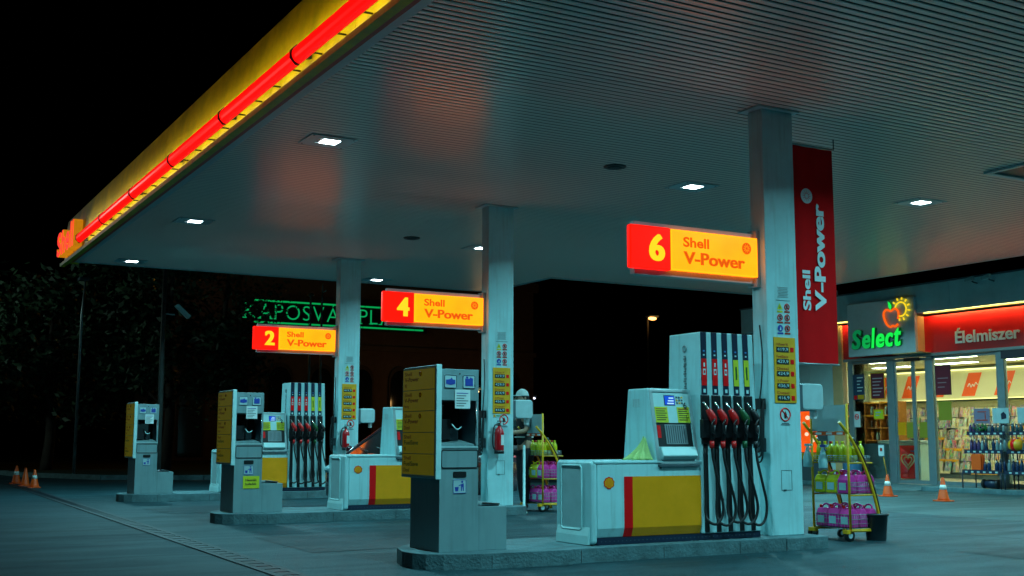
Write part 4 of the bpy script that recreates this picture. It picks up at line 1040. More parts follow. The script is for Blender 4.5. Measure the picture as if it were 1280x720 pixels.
# ------------------------------------------------------------------ shop building
XF = 21.6
YL, YR, XB = 24.6, 7.0, 26.8
shop = thing('shop_building', 'lit shop with glass front, red fascia band and grey parapet', 'shop', (XF, 16, 0))
mb = MB()
for a, b in ((21.402, 22.35), (22.356, 23.4), (23.406, YL)): mb.box(XF, XF+.12, a, b, .0, 3.99, M['wallp'])
mb.box(XF+.121, XB, YL-.12, YL, 0, 4.5, M['wallp']); mb.box(XB, XB+.15, YR, YL, 0, 4.5, M['wallp']); mb.box(XF+.121, XB, YR, YR+.12, 0, 4.5, M['wallp'])
mb.build('wall', shop)
MB().box(XF-.14, XF+.02, 21.07, 21.398, 0, 3.94, M['beige']).build('pilaster', shop, bevel=.01)
mb = MB()
for a, b in ((YR, 10.2), (10.208, 13.9), (13.908, 17.6), (17.608, 21.3), (21.308, YL)): mb.box(XF-.30, XF+.2, a, b, 4.0, 4.64, M['parapet'])
mb.box(XF-.33, XF+.25, YR-.02, YL+.02, 4.641, 4.68, M['greyd'])
mb.build('parapet', shop, bevel=.006)
mb = MB(); mb.box(XF-.08, XF-.002, YR, 21.066, 3.085, 3.93, M['shopred']); mb.build('red_fascia', shop)
mb = MB(); 
for a, b in ((YR+.1, 18.36), (20.64, 21.06)):
    MB().box(XF-.28, XF-.245, a, b, 3.972, 3.995, emis('shop_strip_cover', (1., .66, .11), 3.)).build('strip_light_cover', shop)
    MB().box(XF-.244, XF-.238, a, b, 3.976, 3.996, emis('shop_strip_light', (1., .74, .24), 75.)).build('strip_light', shop)
mb = MB(); mb.box(XF-.10, XF+.1, YR, 21.066, 3.02, 3.083, M['mullion']); mb.build('front_beam', shop)
MB().box(XF, XB, YR+.12, YL-.12, 4.30, 4.38, RD).build('roof', shop)
# glazing
mull = [(20.85, 21.0), (19.55, 19.76), (18.40, 18.58), (16.50, 16.70), (14.4, 14.6), (12.3, 12.5), (10.2, 10.4), (8.1, 8.3)]
for a, b in mull: MB().box(XF-.03, XF+.08, a, b, .1, 3.018, M['mullion']).build('mullion', shop, bevel=.01)
bays = [(19.76, 20.85), (16.70, 18.40), (14.6, 16.5), (12.5, 14.4), (10.4, 12.3), (8.3, 10.2)]
for i, (a, b) in enumerate(bays):
    w = MB().box(XF, XF+.05, a+.001, b-.001, .1, .19, M['mullion']).build('window_sill', shop); MB().box(XF, XF+.05, a+.001, b-.001, 2.95, 3.015, M['mullion']).build('window_head', shop)
    MB().box(XF+.02, XF+.026, a, b, .191, 2.949, M['glass']).build('pane', w)
MB().box(XF+.03, XF+.07, 19.765, 20.845, .195, 1.02, M['wallp']).build('lower_panel', shop)
for a, b in ((18.585, 18.985), (18.99, 19.545)):
    d = MB(); d.box(XF-.005, XF+.035, a, a+.045, .105, 3.0, M['mullion']); d.box(XF-.005, XF+.035, b-.045, b, .105, 3.0, M['mullion']); d.box(XF-.005, XF+.035, a+.0455, b-.0455, .105, .19, M['mullion']); d.box(XF-.005, XF+.035, a+.0455, b-.0455, 2.94, 3.0, M['mullion'])
    d = d.build('sliding_door', shop); MB().box(XF+.012, XF+.018, a+.04, b-.04, .19, 2.94, M['glass']).build('pane', d)
MB().box(XF-.06, XF-.031, 18.75, 19.2, 2.93, 3.01, M['black']).build('door_sensor', shop)
MB().box(XF-.12, XF-.031, YR+.2, 16.49, 2.84, 3.01, M['navy']).build('shutter_box', shop)
# interior surfaces
CEI = mat('shop_ceiling', (.75, .74, .55), .8); FLO = mat('shop_floor', (.5, .47, .33), .3, var=.1)
mb = MB(); mb.box(XF+.1, XB, YR+.12, YL-.12, 3.10, 3.16, CEI); mb.build('interior_ceiling', shop)
mb = MB(); mb.box(XF-.02, XB, YR+.12, YL-.12, .0, .098, FLO); mb.build('interior_floor', shop)
mb = MB(); mb.box(25.95, XB-.01, YR+.13, YL-.13, 2.2, 2.97, mat('bulkhead', (.68, .66, .42), .6)); bh = mb.build('bulkhead', shop)
mb = MB(); mb.box(25.90, 25.948, YR+.2, YL-.2, 2.96, 2.995, emis('cove_light', (1., .82, .3), 3.)); mb.box(25.92, 25.948, YR+.2, YL-.2, 2.185, 2.20, emis('cove_light', (1., .82, .3), 3.)); mb.build('cove_light', bh)
for k in range(9):
    y = 24.0-k*1.02; s = .13
    pn = MB().raw([(25.943, y, 2.88), (25.943, y-.42, 2.88), (25.943, y-.42+s*2, 2.27), (25.943, y+s*2, 2.27), (25.947, y, 2.88), (25.947, y-.42, 2.88), (25.947, y-.42+s*2, 2.27), (25.947, y+s*2, 2.27)], [(0, 1, 2, 3), (7, 6, 5, 4), (0, 4, 5, 1), (1, 5, 6, 2), (2, 6, 7, 3), (3, 7, 4, 0)], M['oprint']).build('orange_panel', bh)
    mb = MB(); mb.tube(spline([(25.94, y+.04, 2.52), (25.94, y-.02, 2.60), (25.94, y-.06, 2.50), (25.94, y-.12, 2.58), (25.94, y-.16, 2.52), (25.94, y-.22, 2.62), (25.94, y-.27, 2.56)], 3), .012, M['paper'], 5); mb.build('script_mark', pn)
# interior lamps
for i, x in enumerate((23.0, 24.8)):
    for j in range(7):
        y = 23.2-j*2.1-(.7 if i else 0)
        t = thing('shop_ceiling_lamp', 'white fluorescent panel in the shop ceiling', 'ceiling lamp', (x, y, 3.1), 'fluorescent panels in the shop ceiling')
        MB().box(x-.17, x+.17, y-.62, y+.62, 3.075, 3.099, M['paper']).build('frame', t)
        MB().box(x-.14, x+.14, y-.59, y+.59, 3.068, 3.074, emis('fluorescent', (1., .95, .60), 24.)).build('diffuser', t)
# ------------------------------------------------------------------ shop signs
t = thing('shop_sign', 'grey box sign with green shop name, apple and sun', 'shop sign', (21.4, 19.5, 3.7))
bx0 = 21.20
SB = mat('sign_box', (.60, .76, .80), .4, metal=.2, var=.08)
MB().box(bx0, XF-.31, 18.52, 20.58, 3.105, 4.38, SB).build('box', t, bevel=.008)
MB().box(XF-.309, XF-.081, 18.53, 20.57, 3.12, 3.94, M['beige']).build('side_return', t)
MB().box(bx0-.03, XF-.09, 18.35, 19.2, 3.085, 3.102, M['beige']).build('lower_ledge', t)
GB = emis('neon_green', (.01, .95, .09), .95); GD = emis('neon_green_dim', (.004, .30, .09), .55); GM = emis('neon_green_half', (.006, .55, .10), .7)
GSIDE = mat('letter_side_green', (.01, .35, .06), .4)
y = 20.42
for ch, w, h, m in (('S', .33, .47, GD), ('e', .27, .33, GM), ('l', .13, .48, GB), ('e', .27, .33, GB), ('c', .25, .33, GB), ('t', .22, .43, GB)):
    mb = MB(); z = 3.27
    mb.text(ch, (bx0-.031, y, z), LY, UP, h, GSIDE, w=w, bold=.055, ext=.028, shear=.18)
    lt = mb.build('letter', t); MB().text(ch, (bx0-.0625, y, z), LY, UP, h, m, w=w, bold=.052, shear=.18).build('letter_face', lt)
    y -= w+.015
A = lambda u, v: (bx0-.04, 19.18-u, 3.98+v)
OA = emis('neon_orange', (1., .13, .01), .95); YA = emis('neon_yellow', (1., .72, .02), 1.0)
mb = MB(); mb.tube(spline([A(.20, -.20), A(.12, -.245), A(.05, -.225), A(-.02, -.25), A(-.12, -.19), A(-.20, -.04), A(-.21, .09), A(-.14, .16), A(-.05, .14), A(.0, .12), A(.06, .145), A(.14, .17), A(.22, .10), A(.235, .0), A(.21, -.08)], 4), .027, OA, 8); mb.build('apple_outline', t)
mb = MB(); mb.poly([A(.0, .14), A(-.06, .22), A(-.075, .36), A(.0, .31), A(.035, .23)], GB); mb.poly([(p[0]+.02, p[1], p[2]) for p in (A(.0, .14), A(-.06, .22), A(-.075, .36), A(.0, .31), A(.035, .23))], GSIDE); mb.build('apple_leaf', t)
mb = MB(); c0 = (.30, .14); mb.tube([A(c0[0]+.165*math.cos(R(a)), c0[1]+.165*math.sin(R(a))) for a in range(-115, 171, 15)], .018, YA, 8)
for a in range(-100, 150, 30):
    ca, sa = math.cos(R(a)), math.sin(R(a)); mb.tube([A(c0[0]+.215*ca, c0[1]+.215*sa), A(c0[0]+.275*ca, c0[1]+.275*sa)], .019, YA, 6)
mb.build('sun_outline', t)
t = thing('fascia_lettering', 'pale grey raised word lettering on the red shop fascia', 'lettering', (XF-.1, 16.8, 3.4))
MB().text('Élelmiszer', (XF-.10, 17.66, 3.245), LY, UP, .345, mat('letter_grey', (.80, .86, .84), .45), w=1.66, bold=.02, ext=.010).build('letters', t)
for y, l in ((16.85, 'small grey camera on the shop parapet, left of the two'), (16.42, 'small grey floodlight on the shop parapet, right of the two')):
    t = thing('security_camera', l, 'security camera', (21.25, y, 4.5), 'cameras on the shop parapet')
    mb = MB(); mb.tube([(21.30, y, 4.50), (21.16, y, 4.52), (21.12, y+.02, 4.57)], .016, M['greyd'], 8); mb.build('bracket', t)
    mb = MB(); mb.prism([(y-.06, 4.55), (y+.14, 4.52), (y+.14, 4.60), (y-.06, 4.64)], 21.06, 21.15, 'x', M['capp']); mb.build('housing', t, bevel=.01)
    MB().lathe([(.03, -.004), (.03, .012)], (21.105, y+.142, 4.56), M['dark'], 10, axis='y').build('lens', t)
mb = MB(); mb.box(21.28, 21.34, 21.0, 21.04, 4.68, 4.80, M['coneW']); tag(mb.build('roof_marker', loc=(21.3, 21, 4.68)), 'short pale post standing on the parapet above the shop sign', 'post')
# outdoor pavement before the shop
mb = MB(); mb.box(20.7, XF-.02, YR, 18.1, 0, .098, M['conc']); mb.box(21.0, XF-.02, 20.6, 24.6, 0, .098, M['conc'])
mb.raw([(20.5, 18.11, .003), (20.5, 20.59, .003), (XF-.02, 20.59, .097), (XF-.02, 18.11, .097), (XF-.02, 18.11, 0), (XF-.02, 20.59, 0)], [(0, 1, 2, 3), (3, 2, 5, 4), (0, 3, 4), (1, 5, 2), (0, 4, 5, 1)], M['conc'])
tag(mb.build('pavement', bevel=.01), kind='structure')

# ------------------------------------------------------------------ window posters
def poster(y0, y1, z0, z1, mm, rim, label, extra=None, x=XF+.012):
    x = XF-.001 if extra == 'out' else x
    t = thing('poster', label, 'poster', (x, (y0+y1)/2, z0), 'posters in the shop window')
    mb = MB(); mb.box(x-.004, x, y0, y1, z0, z1, rim); mb.build('border', t)
    mb = MB(); mb.box(x-.0065, x-.0045, y0+.02, y1-.02, z0+.02, z1-.02, mm); mb.build('print', t)
    return t, x-.008
def lines(t, x, y0, y1, z0, z1, n, m):
    mb = MB()
    for k in range(n):
        z = z1-(k+.5)*(z1-z0)/n; a = y1-.01; b = y0+(.02+.05*((k*7) % 3)); mb.box(x-.002, x, b, a, z-.012, z+.012, m)
    mb.build('printed_lines', t)
BP = mat('poster_blue', (.012, .05, .10), .5); RP = mat('poster_red', (.16, .012, .03), .5); KP = mat('poster_dark', (.03, .022, .026), .5)
t, x = poster(20.50, 20.86, 2.08, 2.70, BP, BP, 'dark blue poster with yellow foot at the left end of the shop window'); lines(t, x, 20.52, 20.74, 2.26, 2.66, 5, M['paper'])
mb = MB(); mb.box(x-.003, x, 20.52, 20.72, 2.095, 2.20, M['ysign']); mb.box(x-.003, x, 20.74, 20.84, 2.095, 2.19, M['red']); mb.build('foot_print', t)
t, x = poster(19.86, 20.30, 2.08, 2.72, RP, M['ysign'], 'dark red poster with yellow border in the left shop window'); lines(t, x, 19.90, 20.24, 2.14, 2.62, 6, mat('pale_print', (.5, .4, .42), .6))
t, x = poster(17.92, 18.36, 2.12, 2.80, RP, KP, 'dark poster in a black frame just right of the shop door'); lines(t, x, 17.98, 18.30, 2.25, 2.55, 3, mat('pale_print2', (.28, .16, .18), .6))
t, x = poster(19.92, 20.24, 1.60, 1.84, M['lime'], M['ysign'], 'small yellow square notice below the red poster'); lines(t, x, 19.98, 20.18, 1.66, 1.80, 2, M['capp'])
t, x = poster(19.26, 19.52, 1.22, 1.52, M['yellow'], M['yellow'], 'bright yellow card on the left leaf of the glass door')
t, x = poster(19.04, 19.24, 1.16, 1.52, mat('olive_card', (.30, .26, .02), .5), mat('olive_card', (.30, .26, .02), .5), 'olive card beside the bright yellow card on the glass door')
t, x = poster(18.62, 18.86, 1.16, 1.52, mat('olive_card', (.30, .26, .02), .5), mat('olive_card', (.30, .26, .02), .5), 'olive card on the right leaf of the glass door')
t, x = poster(17.94, 18.30, 1.55, 1.98, mat('olive_card', (.30, .26, .02), .5), mat('olive_card', (.30, .26, .02), .5), 'olive card on the window below the black framed poster')
t, x = poster(20.66, 20.86, 1.42, 1.80, M['paper'], M['paper'], 'white no smoking sticker at the left edge of the shop window', 'out')
mb = MB(); mb.tube([(x-.003, 20.76+.06*math.cos(a*.4189), 1.67+.06*math.sin(a*.4189)) for a in range(15)], .010, M['red'], 6, closed=True); mb.tube([(x-.004, 20.80, 1.71), (x-.004, 20.72, 1.63)], .008, M['red'], 6); mb.box(x-.004, x-.002, 20.715, 20.805, 1.66, 1.68, M['ink']); mb.build('pictogram', t)

# ------------------------------------------------------------------ goods inside the shop
t = thing('bottle_shelf', 'orange wooden shelf of bottles in the left window bay', 'shelf', (24.8, 23.2, .1))
mb = MB()
for y in (22.2, 22.75, 23.3, 23.85, 24.42): mb.box(24.55, 24.95, y, y+.035, .1, 2.15, M['wood'])
mb.box(24.93, 24.96, 22.236, 24.42, .1, 2.15, mat('wood_back', (.12, .05, .02), .6)); mb.build('upright', t)
for z in (.75, 1.08, 1.42, 1.76, 2.1):
    MB().box(24.54, 24.925, 22.24, 24.415, z, z+.028, M['ysign'] if z > 1.5 else M['wood']).build('shelf_board', t)
BG = mat('bottle_green', (.02, .10, .03), .12, coat=.5); BB = mat('bottle_dark', (.02, .012, .014), .12, coat=.5); BA = mat('bottle_amber', (.35, .12, .01), .15, coat=.5)
for z, step in ((.778, .12), (1.108, .105), (1.448, .11), (1.788, .10)):
    y = 22.30
    while y < 24.38:
        if min(abs(y-q-.017) for q in (22.2, 22.75, 23.3, 23.85, 24.42)) > .05:
            k = random.random(); m_ = BG if k < .3 else BB if k < .6 else BA if k < .8 else M['clear']
            bottle('bottle', 24.68+random.uniform(-.04, .04), y, z, .034, random.uniform(.22, .29), m_, M['ysign'] if k > .5 else M['dkred'], 'glass bottle standing on the wooden shelf behind the left window', 'bottle', 'bottles on the wooden shelf in the shop')
        y += step
t = thing('magazine_rack', 'long tiered magazine rack along the shop back wall', 'magazine rack', (26.2, 21, .1))
mb = MB(); mb.box(26.3, 26.4, 15.0, 24.3, .1, 2.15, M['cream']); mb.box(25.7, 26.29, 15.0, 24.3, .1, .22, M['greyd']); mb.build('back', t)
tiers = [(25.66, .28), (25.78, .58), (25.88, .87), (25.96, 1.16), (26.04, 1.45), (26.12, 1.74)]
for k, (x, z) in enumerate(tiers):
    MB().box(x, 26.295, 15.0, 24.3, z-.04, z-.012, M['greyd']).build('shelf_board', t)
    mb = MB(); yy = 15.1+.3*k
    while yy < 23.8:
        L_ = random.uniform(.5, .8); mb.box(x-.012, x-.001, yy, yy+L_, z-.05, z+.02, M['ysign'] if random.random() < .55 else M['cream']); yy += L_+random.uniform(.2, 1.4)
    mb.build('price_strip', t)
MAG = [random_cover('printed_cover'), random_cover('printed_cover_pale', .55)]
base_mag = []
for mm in MAG:
    b = MB(); b.raw([(0, 0, 0), (0, .125, 0), (.06, .125, .27), (.06, 0, .27), (.010, 0, 0), (.010, .125, 0), (.07, .125, .27), (.07, 0, .27)], [(0, 1, 2, 3), (7, 6, 5, 4), (0, 4, 5, 1), (1, 5, 6, 2), (2, 6, 7, 3), (3, 7, 4, 0)], mm)
    base_mag.append(b)
first = {}
for k, (x, z) in enumerate(tiers):
    y = 18.6+random.uniform(0, .1)
    while y < 24.0:
        s = random.randrange(2)
        if s not in first:
            o = base_mag[s].build('magazine', loc=(0, 0, 0)); first[s] = o
            tag(o, 'printed magazine standing in the tiered rack at the back of the shop', 'magazine', 'magazines in the shop rack')
        else:
            o = first[s].copy(); col.objects.link(o)
        o.location = (x+.005, y, z-.01); o.scale = (1, random.uniform(.78, 1.05), random.uniform(.85, 1.12)); o.rotation_euler = (random.uniform(-.05, .05), 0, random.uniform(-.12, .12))
        y += random.uniform(.10, .155)
# ice cream chest behind the door
t = thing('freezer_chest', 'white freezer chest with red heart panel behind the glass door', 'freezer', (22.3, 19.9, .1))
MB().box(22.15, 22.75, 19.35, 20.6, .1, 1.02, M['whitep']).build('body', t, bevel=.02)
MB().box(22.12, 22.78, 19.32, 20.63, 1.025, 1.10, M['capp']).build('lid', t, bevel=.012)
pn = MB().box(22.14, 22.149, 19.40, 20.02, .20, .98, M['red']).build('red_panel', t)
def heart(c, s):
    out = []
    for k in range(24):
        a = 2*math.pi*k/24; out.append((c[0], c[1]-s*16*math.sin(a)**3/16, c[2]+s*(13*math.cos(a)-5*math.cos(2*a)-2*math.cos(3*a)-math.cos(4*a))/16))
    return out
mb = MB(); mb.tube(heart((22.136, 19.71, .62), .20), .020, M['cream'], 6, closed=True); mb.tube(heart((22.136, 19.71, .62), .115), .016, M['cream'], 6, closed=True); mb.tube([(22.136, 19.62, .85), (22.136, 19.46, .84)], .018, M['blue'], 6); mb.build('heart_emblem', pn)
# barrel cooler outside
t = thing('barrel_cooler', 'red and blue barrel cooler with domed lid left of the door', 'drinks cooler', (20.85, 20.25, 0)); bx, by = 20.85, 20.25
MB().lathe([(.20, .005), (.22, .03), (.22, .30)], (bx, by, 0), M['red'], 24).build('lower_band', t)
MB().lathe([(.218, .302), (.222, .34), (.222, .62), (.218, .64)], (bx, by, 0), mat('cooler_blue', (.05, .16, .28), .35, var=.2), 24).build('body', t)
mb = MB(); mb.lathe([(.225, .642), (.225, .70), (.19, .86), (.12, .92), (.01, .935)], (bx, by, 0), M['red'], 24); lid = mb.build('lid', t)
MB().lathe([(.09, -.006), (.09, 0)], (bx-.215, by, .77), M['paper'], 14, axis='x').build('badge', lid)
# orange lightbox left of the pilaster
t = thing('lit_advert', 'narrow glowing orange advert box standing left of the beige pilaster', 'advert box', (21.3, 21.9, .1))
MB().box(21.12, 21.45, 21.62, 22.30, .1, 1.86, M['greyd']).build('case', t, bevel=.01)
OB = panel_emis('advert_orange', (1., .10, .008), .9, .25, 6)
fc = MB().box(21.11, 21.119, 21.65, 22.27, .80, 1.82, OB).build('lit_face', t)
mb = MB(); WB = emis('advert_white', (1., .8, .55), 1.0)
for k, (yy, z, r_) in enumerate(((21.74, 1.70, .05), (21.95, 1.66, .07), (21.76, 1.50, .06), (21.84, 1.36, .08), (21.72, 1.22, .04), (22.0, 1.25, .06), (21.8, 1.10, .07), (21.95, .95, .05))):
    mb.poly([(21.107, yy-r_*math.cos(j*.6283)*1.2, z+r_*math.sin(j*.6283)*.8) for j in range(10)], WB)
mb.build('printed_blobs', fc); MB().box(21.10, 21.118, 21.65, 22.27, .62, .78, M['ysign']).build('foot_panel', t)
# outdoor racks of car care goods
for r_i, (ya, yb, lab) in enumerate(((16.10, 17.05, 'dark wire rack of car care goods, nearer the shop door'), (15.02, 16.0, 'dark wire rack of car care goods, cut by the right photo edge'))):
    t = thing('goods_rack', lab, 'display rack', (20.95, (ya+yb)/2, .1), 'goods racks before the shop window'); wh = ('on the rack nearer the shop door', 'on the rack cut by the photo edge')[r_i]
    mb = MB()
    for y in (ya, yb):
        for x in (20.78, 21.2): mb.tube([(x, y, .1), (x, y, 1.45 if x > 21 else .42)], .014, M['navy'], 6)
        mb.tube([(20.78, y, .42), (21.05, y, .45), (21.2, y, .46)], .012, M['navy'], 6)
    for z in (.46, .9, 1.42): mb.tube([(21.2, ya, z), (21.2, yb, z)], .012, M['navy'], 6)
    mb.build('frame', t)
    for z, xa in ((.44, 20.78), (.86, 20.88), (1.24, 20.98)):
        mb = MB(); mb.box(xa, 21.19, ya+.015, yb-.015, z-.012, z, M['navy']); mb.box(xa-.008, xa-.001, ya, yb, z-.03, z+.05, M['navy']); mb.build('shelf', t)
        mb = MB()
        for k in range(6): mb.box(xa-.012, xa-.009, ya+.06+k*.15, ya+.12+k*.15, z-.012, z+.022, M['capp'])
        mb.build('price_tickets', t)
    mb = MB()
    for k in range(18): mb.tube([(21.19, ya+.05+k*.05, .5), (21.19, ya+.05+k*.05, 1.4)], .004, M['navy'], 4)
    mb.build('grid_back', t)
    for k in range(2):
        y0 = ya+.05+k*.47; cd = MB().box(21.195, 21.205, y0, y0+.40, 1.46, 1.78, M['capp'] if (k+r_i) % 2 == 0 else mat('card_violet', (.20, .17, .26), .5)).build('header_card', t)
        mb = MB()
        if (k+r_i) % 2 == 0: mb.prism([(y0+.06, 1.56), (y0+.18, 1.54), (y0+.19, 1.66), (y0+.12, 1.70), (y0+.06, 1.64)], 21.19, 21.194, 'x', M['navy'])
        else: mb.box(21.19, 21.194, y0+.06, y0+.34, 1.52, 1.545, M['dkred']); mb.box(21.19, 21.194, y0+.08, y0+.30, 1.70, 1.72, M['dkred']); mb.box(21.19, 21.194, y0+.10, y0+.12, 1.55, 1.69, M['dkred'])
        mb.build('card_print', cd)
    cols = [mat('blue_bottle', (.008, .028, .08), .25, coat=.4), mat('violet_bottle', (.07, .04, .13), .25, coat=.4), mat('pale_bottle', (.16, .26, .28), .25, coat=.4), mat('teal_dark_bottle', (.02, .07, .09), .25, coat=.4)]
    for z, xa, h in ((.865, 20.92, .26), (.865, 21.04, .30), (1.245, 21.03, .22), (.445, 20.86, .26), (.445, 21.0, .30)):
        n = 10
        for k in range(n):
            y = ya+.06+k*(yb-ya-.12)/(n-1)
            if z == .445 and r_i == 0 and 5 <= k <= 9: continue
            if random.random() < .12: continue
            m_ = cols[(1 if (z > .8 and k > 5 and r_i == 0 and random.random() < .6) else random.choice((0, 0, 2, 3)))]
            bottle('bottle', xa, y, z, .036, h*random.uniform(.85, 1.05), m_, M['paper'] if k % 2 else M['navy'], f'bottle of car care liquid {wh}', 'bottle', f'bottles {wh}')
MB_ = MB()
for k in range(3): MB_.prism(rrect(16.62-.02*k, 16.86-.02*k, .46, .82, .06), 20.84+k*.03, 20.865+k*.03, 'x', M['oprint'])
tag(MB_.build('orange_pack', loc=(20.85, 16.7, .45)), 'orange soft pack standing on the low shelf of the goods rack', 'pack')
MB_ = MB()
random.seed(4)
for k in range(26):
    p = Vector((20.95+random.uniform(-.05, .05), 16.66+random.uniform(-.13, .13), 1.30+random.uniform(0, .12))); q = p+Vector((random.uniform(-.06, .06), random.uniform(-.08, .08), random.uniform(.02, .10)))
    MB_.tube([p, q], [.014, .006], NZC[3] if k % 3 else mat('bright_green_plush', (.03, .30, .06), .7), 5)
tag(MB_.build('green_brush', loc=(20.95, 16.66, 1.3)), 'bristly green washing brush on top of the goods rack', 'brush')
o = MB().lathe([(.02, -.15), (.10, -.13), (.12, -.05), (.12, .05), (.10, .13), (.02, .15)], (20.9, 15.78, 1.01), M['ysign'], 18, axis='y').build('sponge_roll', loc=(20.9, 15.78, 1.0)); tag(o, 'fat yellow and red roll on the right goods rack', 'roll')
MB().lathe([(.122, -.02), (.125, .0), (.122, .06)], (20.9, 15.78, 1.01), M['red'], 18, axis='y').build('red_band', o)
t = thing('hand_vacuum', 'dark wheeled vacuum lying under the goods rack', 'vacuum', (20.95, 16.45, .1))
MB().lathe([(.02, -.16), (.08, -.13), (.09, 0), (.08, .13), (.02, .16)], (20.95, 16.45, .20), M['navy'], 16, axis='y').build('tank', t)
for s in (-1, 1): MB().lathe([(.04, -.02), (.095, -.015), (.095, .015), (.04, .02)], (20.92, 16.45+s*.17, .20), M['rubber'], 16, axis='y').build('wheel', t)

# ------------------------------------------------------------------ far buildings, neon, poles, lamps
t = thing('shopping_centre', 'dark brown shopping centre with tall arched windows behind the forecourt', 'building', (26, 55.5, 0))
WB_ = mat('brown_brick', (.12, .07, .045), .85, var=.25, vscale=3, bump=.3, bscale=12)
MB().box(13, 33, 55.4, 62, 0, 9.6, WB_).build('wall', t)
mb = MB(); mb.box(12.8, 33.2, 55.15, 55.39, 9.2, 9.7, WB_); mb.box(12.9, 33.1, 55.25, 55.39, 5.6, 5.85, WB_); mb.build('cornice', t)
for k in range(9):
    x = 14.2+k*2.15; w = MB(); prof = [(x-.65, .3), (x+.65, .3)]+[(x+.65*math.cos(R(a)), 4.1+.75*math.sin(R(a))) for a in range(0, 181, 15)]
    w.prism(prof, 55.30, 55.398, 'y', mat('window_reveal', (.05, .03, .022), .8)); w = w.build('window', t)
    MB().prism([(x+(a-x)*.86, .45+(b-.45)*.95) for a, b in prof], 55.28, 55.299, 'y', M['darkglass']).build('pane', w)
t = thing('neon_sign', 'green neon name sign between two lit lines on the far building', 'neon sign', (21.5, 55.2, 7.2))
NG = emis('neon_sign_green', (.004, .60, .16), .60); NGL = emis('neon_line_green', (.004, .62, .14), .55)
mb = MB(); mb.box(16.2, 26.3, 55.06, 55.14, 6.60, 7.95, M['dark']); mb.build('backing', t)
for z, a, b in ((7.80, 17.0, 26.1), (6.74, 16.9, 26.1)):
    mb = MB(); x = a
    while x < b-.1: x1 = min(x+1.45, b); mb.tube([(x, 55.0, z), (x1-.05, 55.0, z)], .045, NGL, 6); x = x1
    mb.build('neon_line', t)
for body, x0, x1 in (('KAPOSVÁR', 16.55, 22.05), ('PLAZA', 22.5, 25.9)):
    gs = [text_geo(ch, 0, 0, 0)[0] for ch in body]; ws = [max(p[0] for p in g)-min(p[0] for p in g) for g in gs]; gap = .16; tot = sum(ws)+gap*(len(ws)-1); s = (x1-x0)/tot; x = x0
    for ch, w_ in zip(body, ws):
        mb = MB(); hh = .72*(1.22 if ch == 'Á' else 1); mb.text(ch, (x, 55.02, 6.93), FX, UP, hh, NG, w=w_*s, bold=-.012)
        # serifs
        if ch in 'KAPRLZ':
            for xs in ((x, x+w_*s) if ch in 'KAR' else (x+.05,)): mb.box(xs-.10, xs+.10, 55.015, 55.02, 6.915, 6.955, NG)
        mb.build('neon_letter', t); x += (w_+gap)*s
t = thing('lamp_post', 'thin grey post standing at the verge left of the kiosks', 'post', (5.74, 34.8, 0)); MB().tube([(5.74, 34.8, 0), (5.75, 34.8, 4.6), (5.80, 34.8, 5.6)], [.05, .04, .03], M['steel'], 8).build('pole', t)
mb = MB(); mb.box(5.6, 5.86, 34.5, 34.9, 5.58, 5.66, M['greyd']); mb.build('lamp_head', t)
t = thing('camera_pole', 'tall dark pole behind the farthest kiosk carrying a white camera', 'pole', (6.48, 28.0, 0)); MB().tube([(6.48, 28, 0), (6.47, 28, 3), (6.46, 28, 5.6)], [.07, .06, .045], mat('dark_pole', (.05, .055, .05), .6, var=.3), 10).build('pole', t)
mb = MB(); mb.tube([(6.47, 28, 4.05), (6.72, 27.95, 4.03)], .02, M['capp'], 6); mb.build('arm', t)
mb = MB(); mb.prism([(6.70, 4.24), (6.78, 4.30), (7.09, 4.02), (7.02, 3.94)], 27.88, 28.0, 'y', M['whitep']); mb.build('camera_housing', t, bevel=.012)
MB().box(7.0, 7.07, 27.9, 27.98, 3.97, 4.01, M['dark']).build('lens', t)
for x, l, zt in ((14.45, 'slim grey flagpole with a flat cap, left one behind sign 2', 6.2), (14.88, 'slim grey flagpole with a forked tip, right one behind sign 2', 6.4)):
    t = thing('flagpole', l, 'flagpole', (x, 40, .1), 'two flagpoles before the far building'); MB().tube([(x, 40, .1), (x, 40, zt)], [.06, .04], M['capp'], 8).build('pole', t)
    mb = MB()
    if x < 14.6: mb.lathe([(.03, zt), (.13, zt+.05), (.13, zt+.10), (.03, zt+.16)], (x, 40, 0), M['whitep'], 12)
    else: mb.tube([(x, 40, zt), (x+.02, 40, zt+.35)], .03, M['whitep'], 6); mb.tube([(x, 40, zt), (x+.16, 40, zt+.08)], .03, M['whitep'], 6)
    mb.build('finial', t)
def street_lamp(x, y, z, c, s, w, label, power, r=.3):
    t = thing('street_lamp', label, 'street lamp', (x, y, 0), 'far street lamps'); MB().tube([(x, y+.5, 0), (x, y+.5, z), (x, y+.1, z+.15)], [.09, .06, .05], mat('dark_pole', (.05, .055, .05), .6), 8).build('pole', t)
    MB().box(x-w*.6, x+w*.6, y-.2, y+.25, z+.08, z+.2, M['greyd']).build('head', t, bevel=.03)
    MB().ball((x, y, z), r, emis('street_glow_%s' % label[:7], c, s), 12, 8, (w/r*.5, .5, .35)).build('lamp_glass', t)
    if power:
        L = bpy.data.lights.new('street_light', 'POINT'); L.energy = power; L.color = c; L.shadow_soft_size = .3; lo = bpy.data.objects.new('street_light', L); col.objects.link(lo); lo.parent = t; lo.location = (0, -.3, z-.3)
street_lamp(44.6, 60, 8.8, (1., .42, .10), 6., .62, 'glowing orange street lamp alone in the black sky right of centre', 60)
street_lamp(35.8, 60, 3.55, (.75, .75, 1.), 5., .14, 'tiny white far light just above the capped man', 0, .14)
street_lamp(26.6, 50.0, 3.4, (1., .55, .18), 4., .22, 'small amber far light above the middle pump', 70, .2)
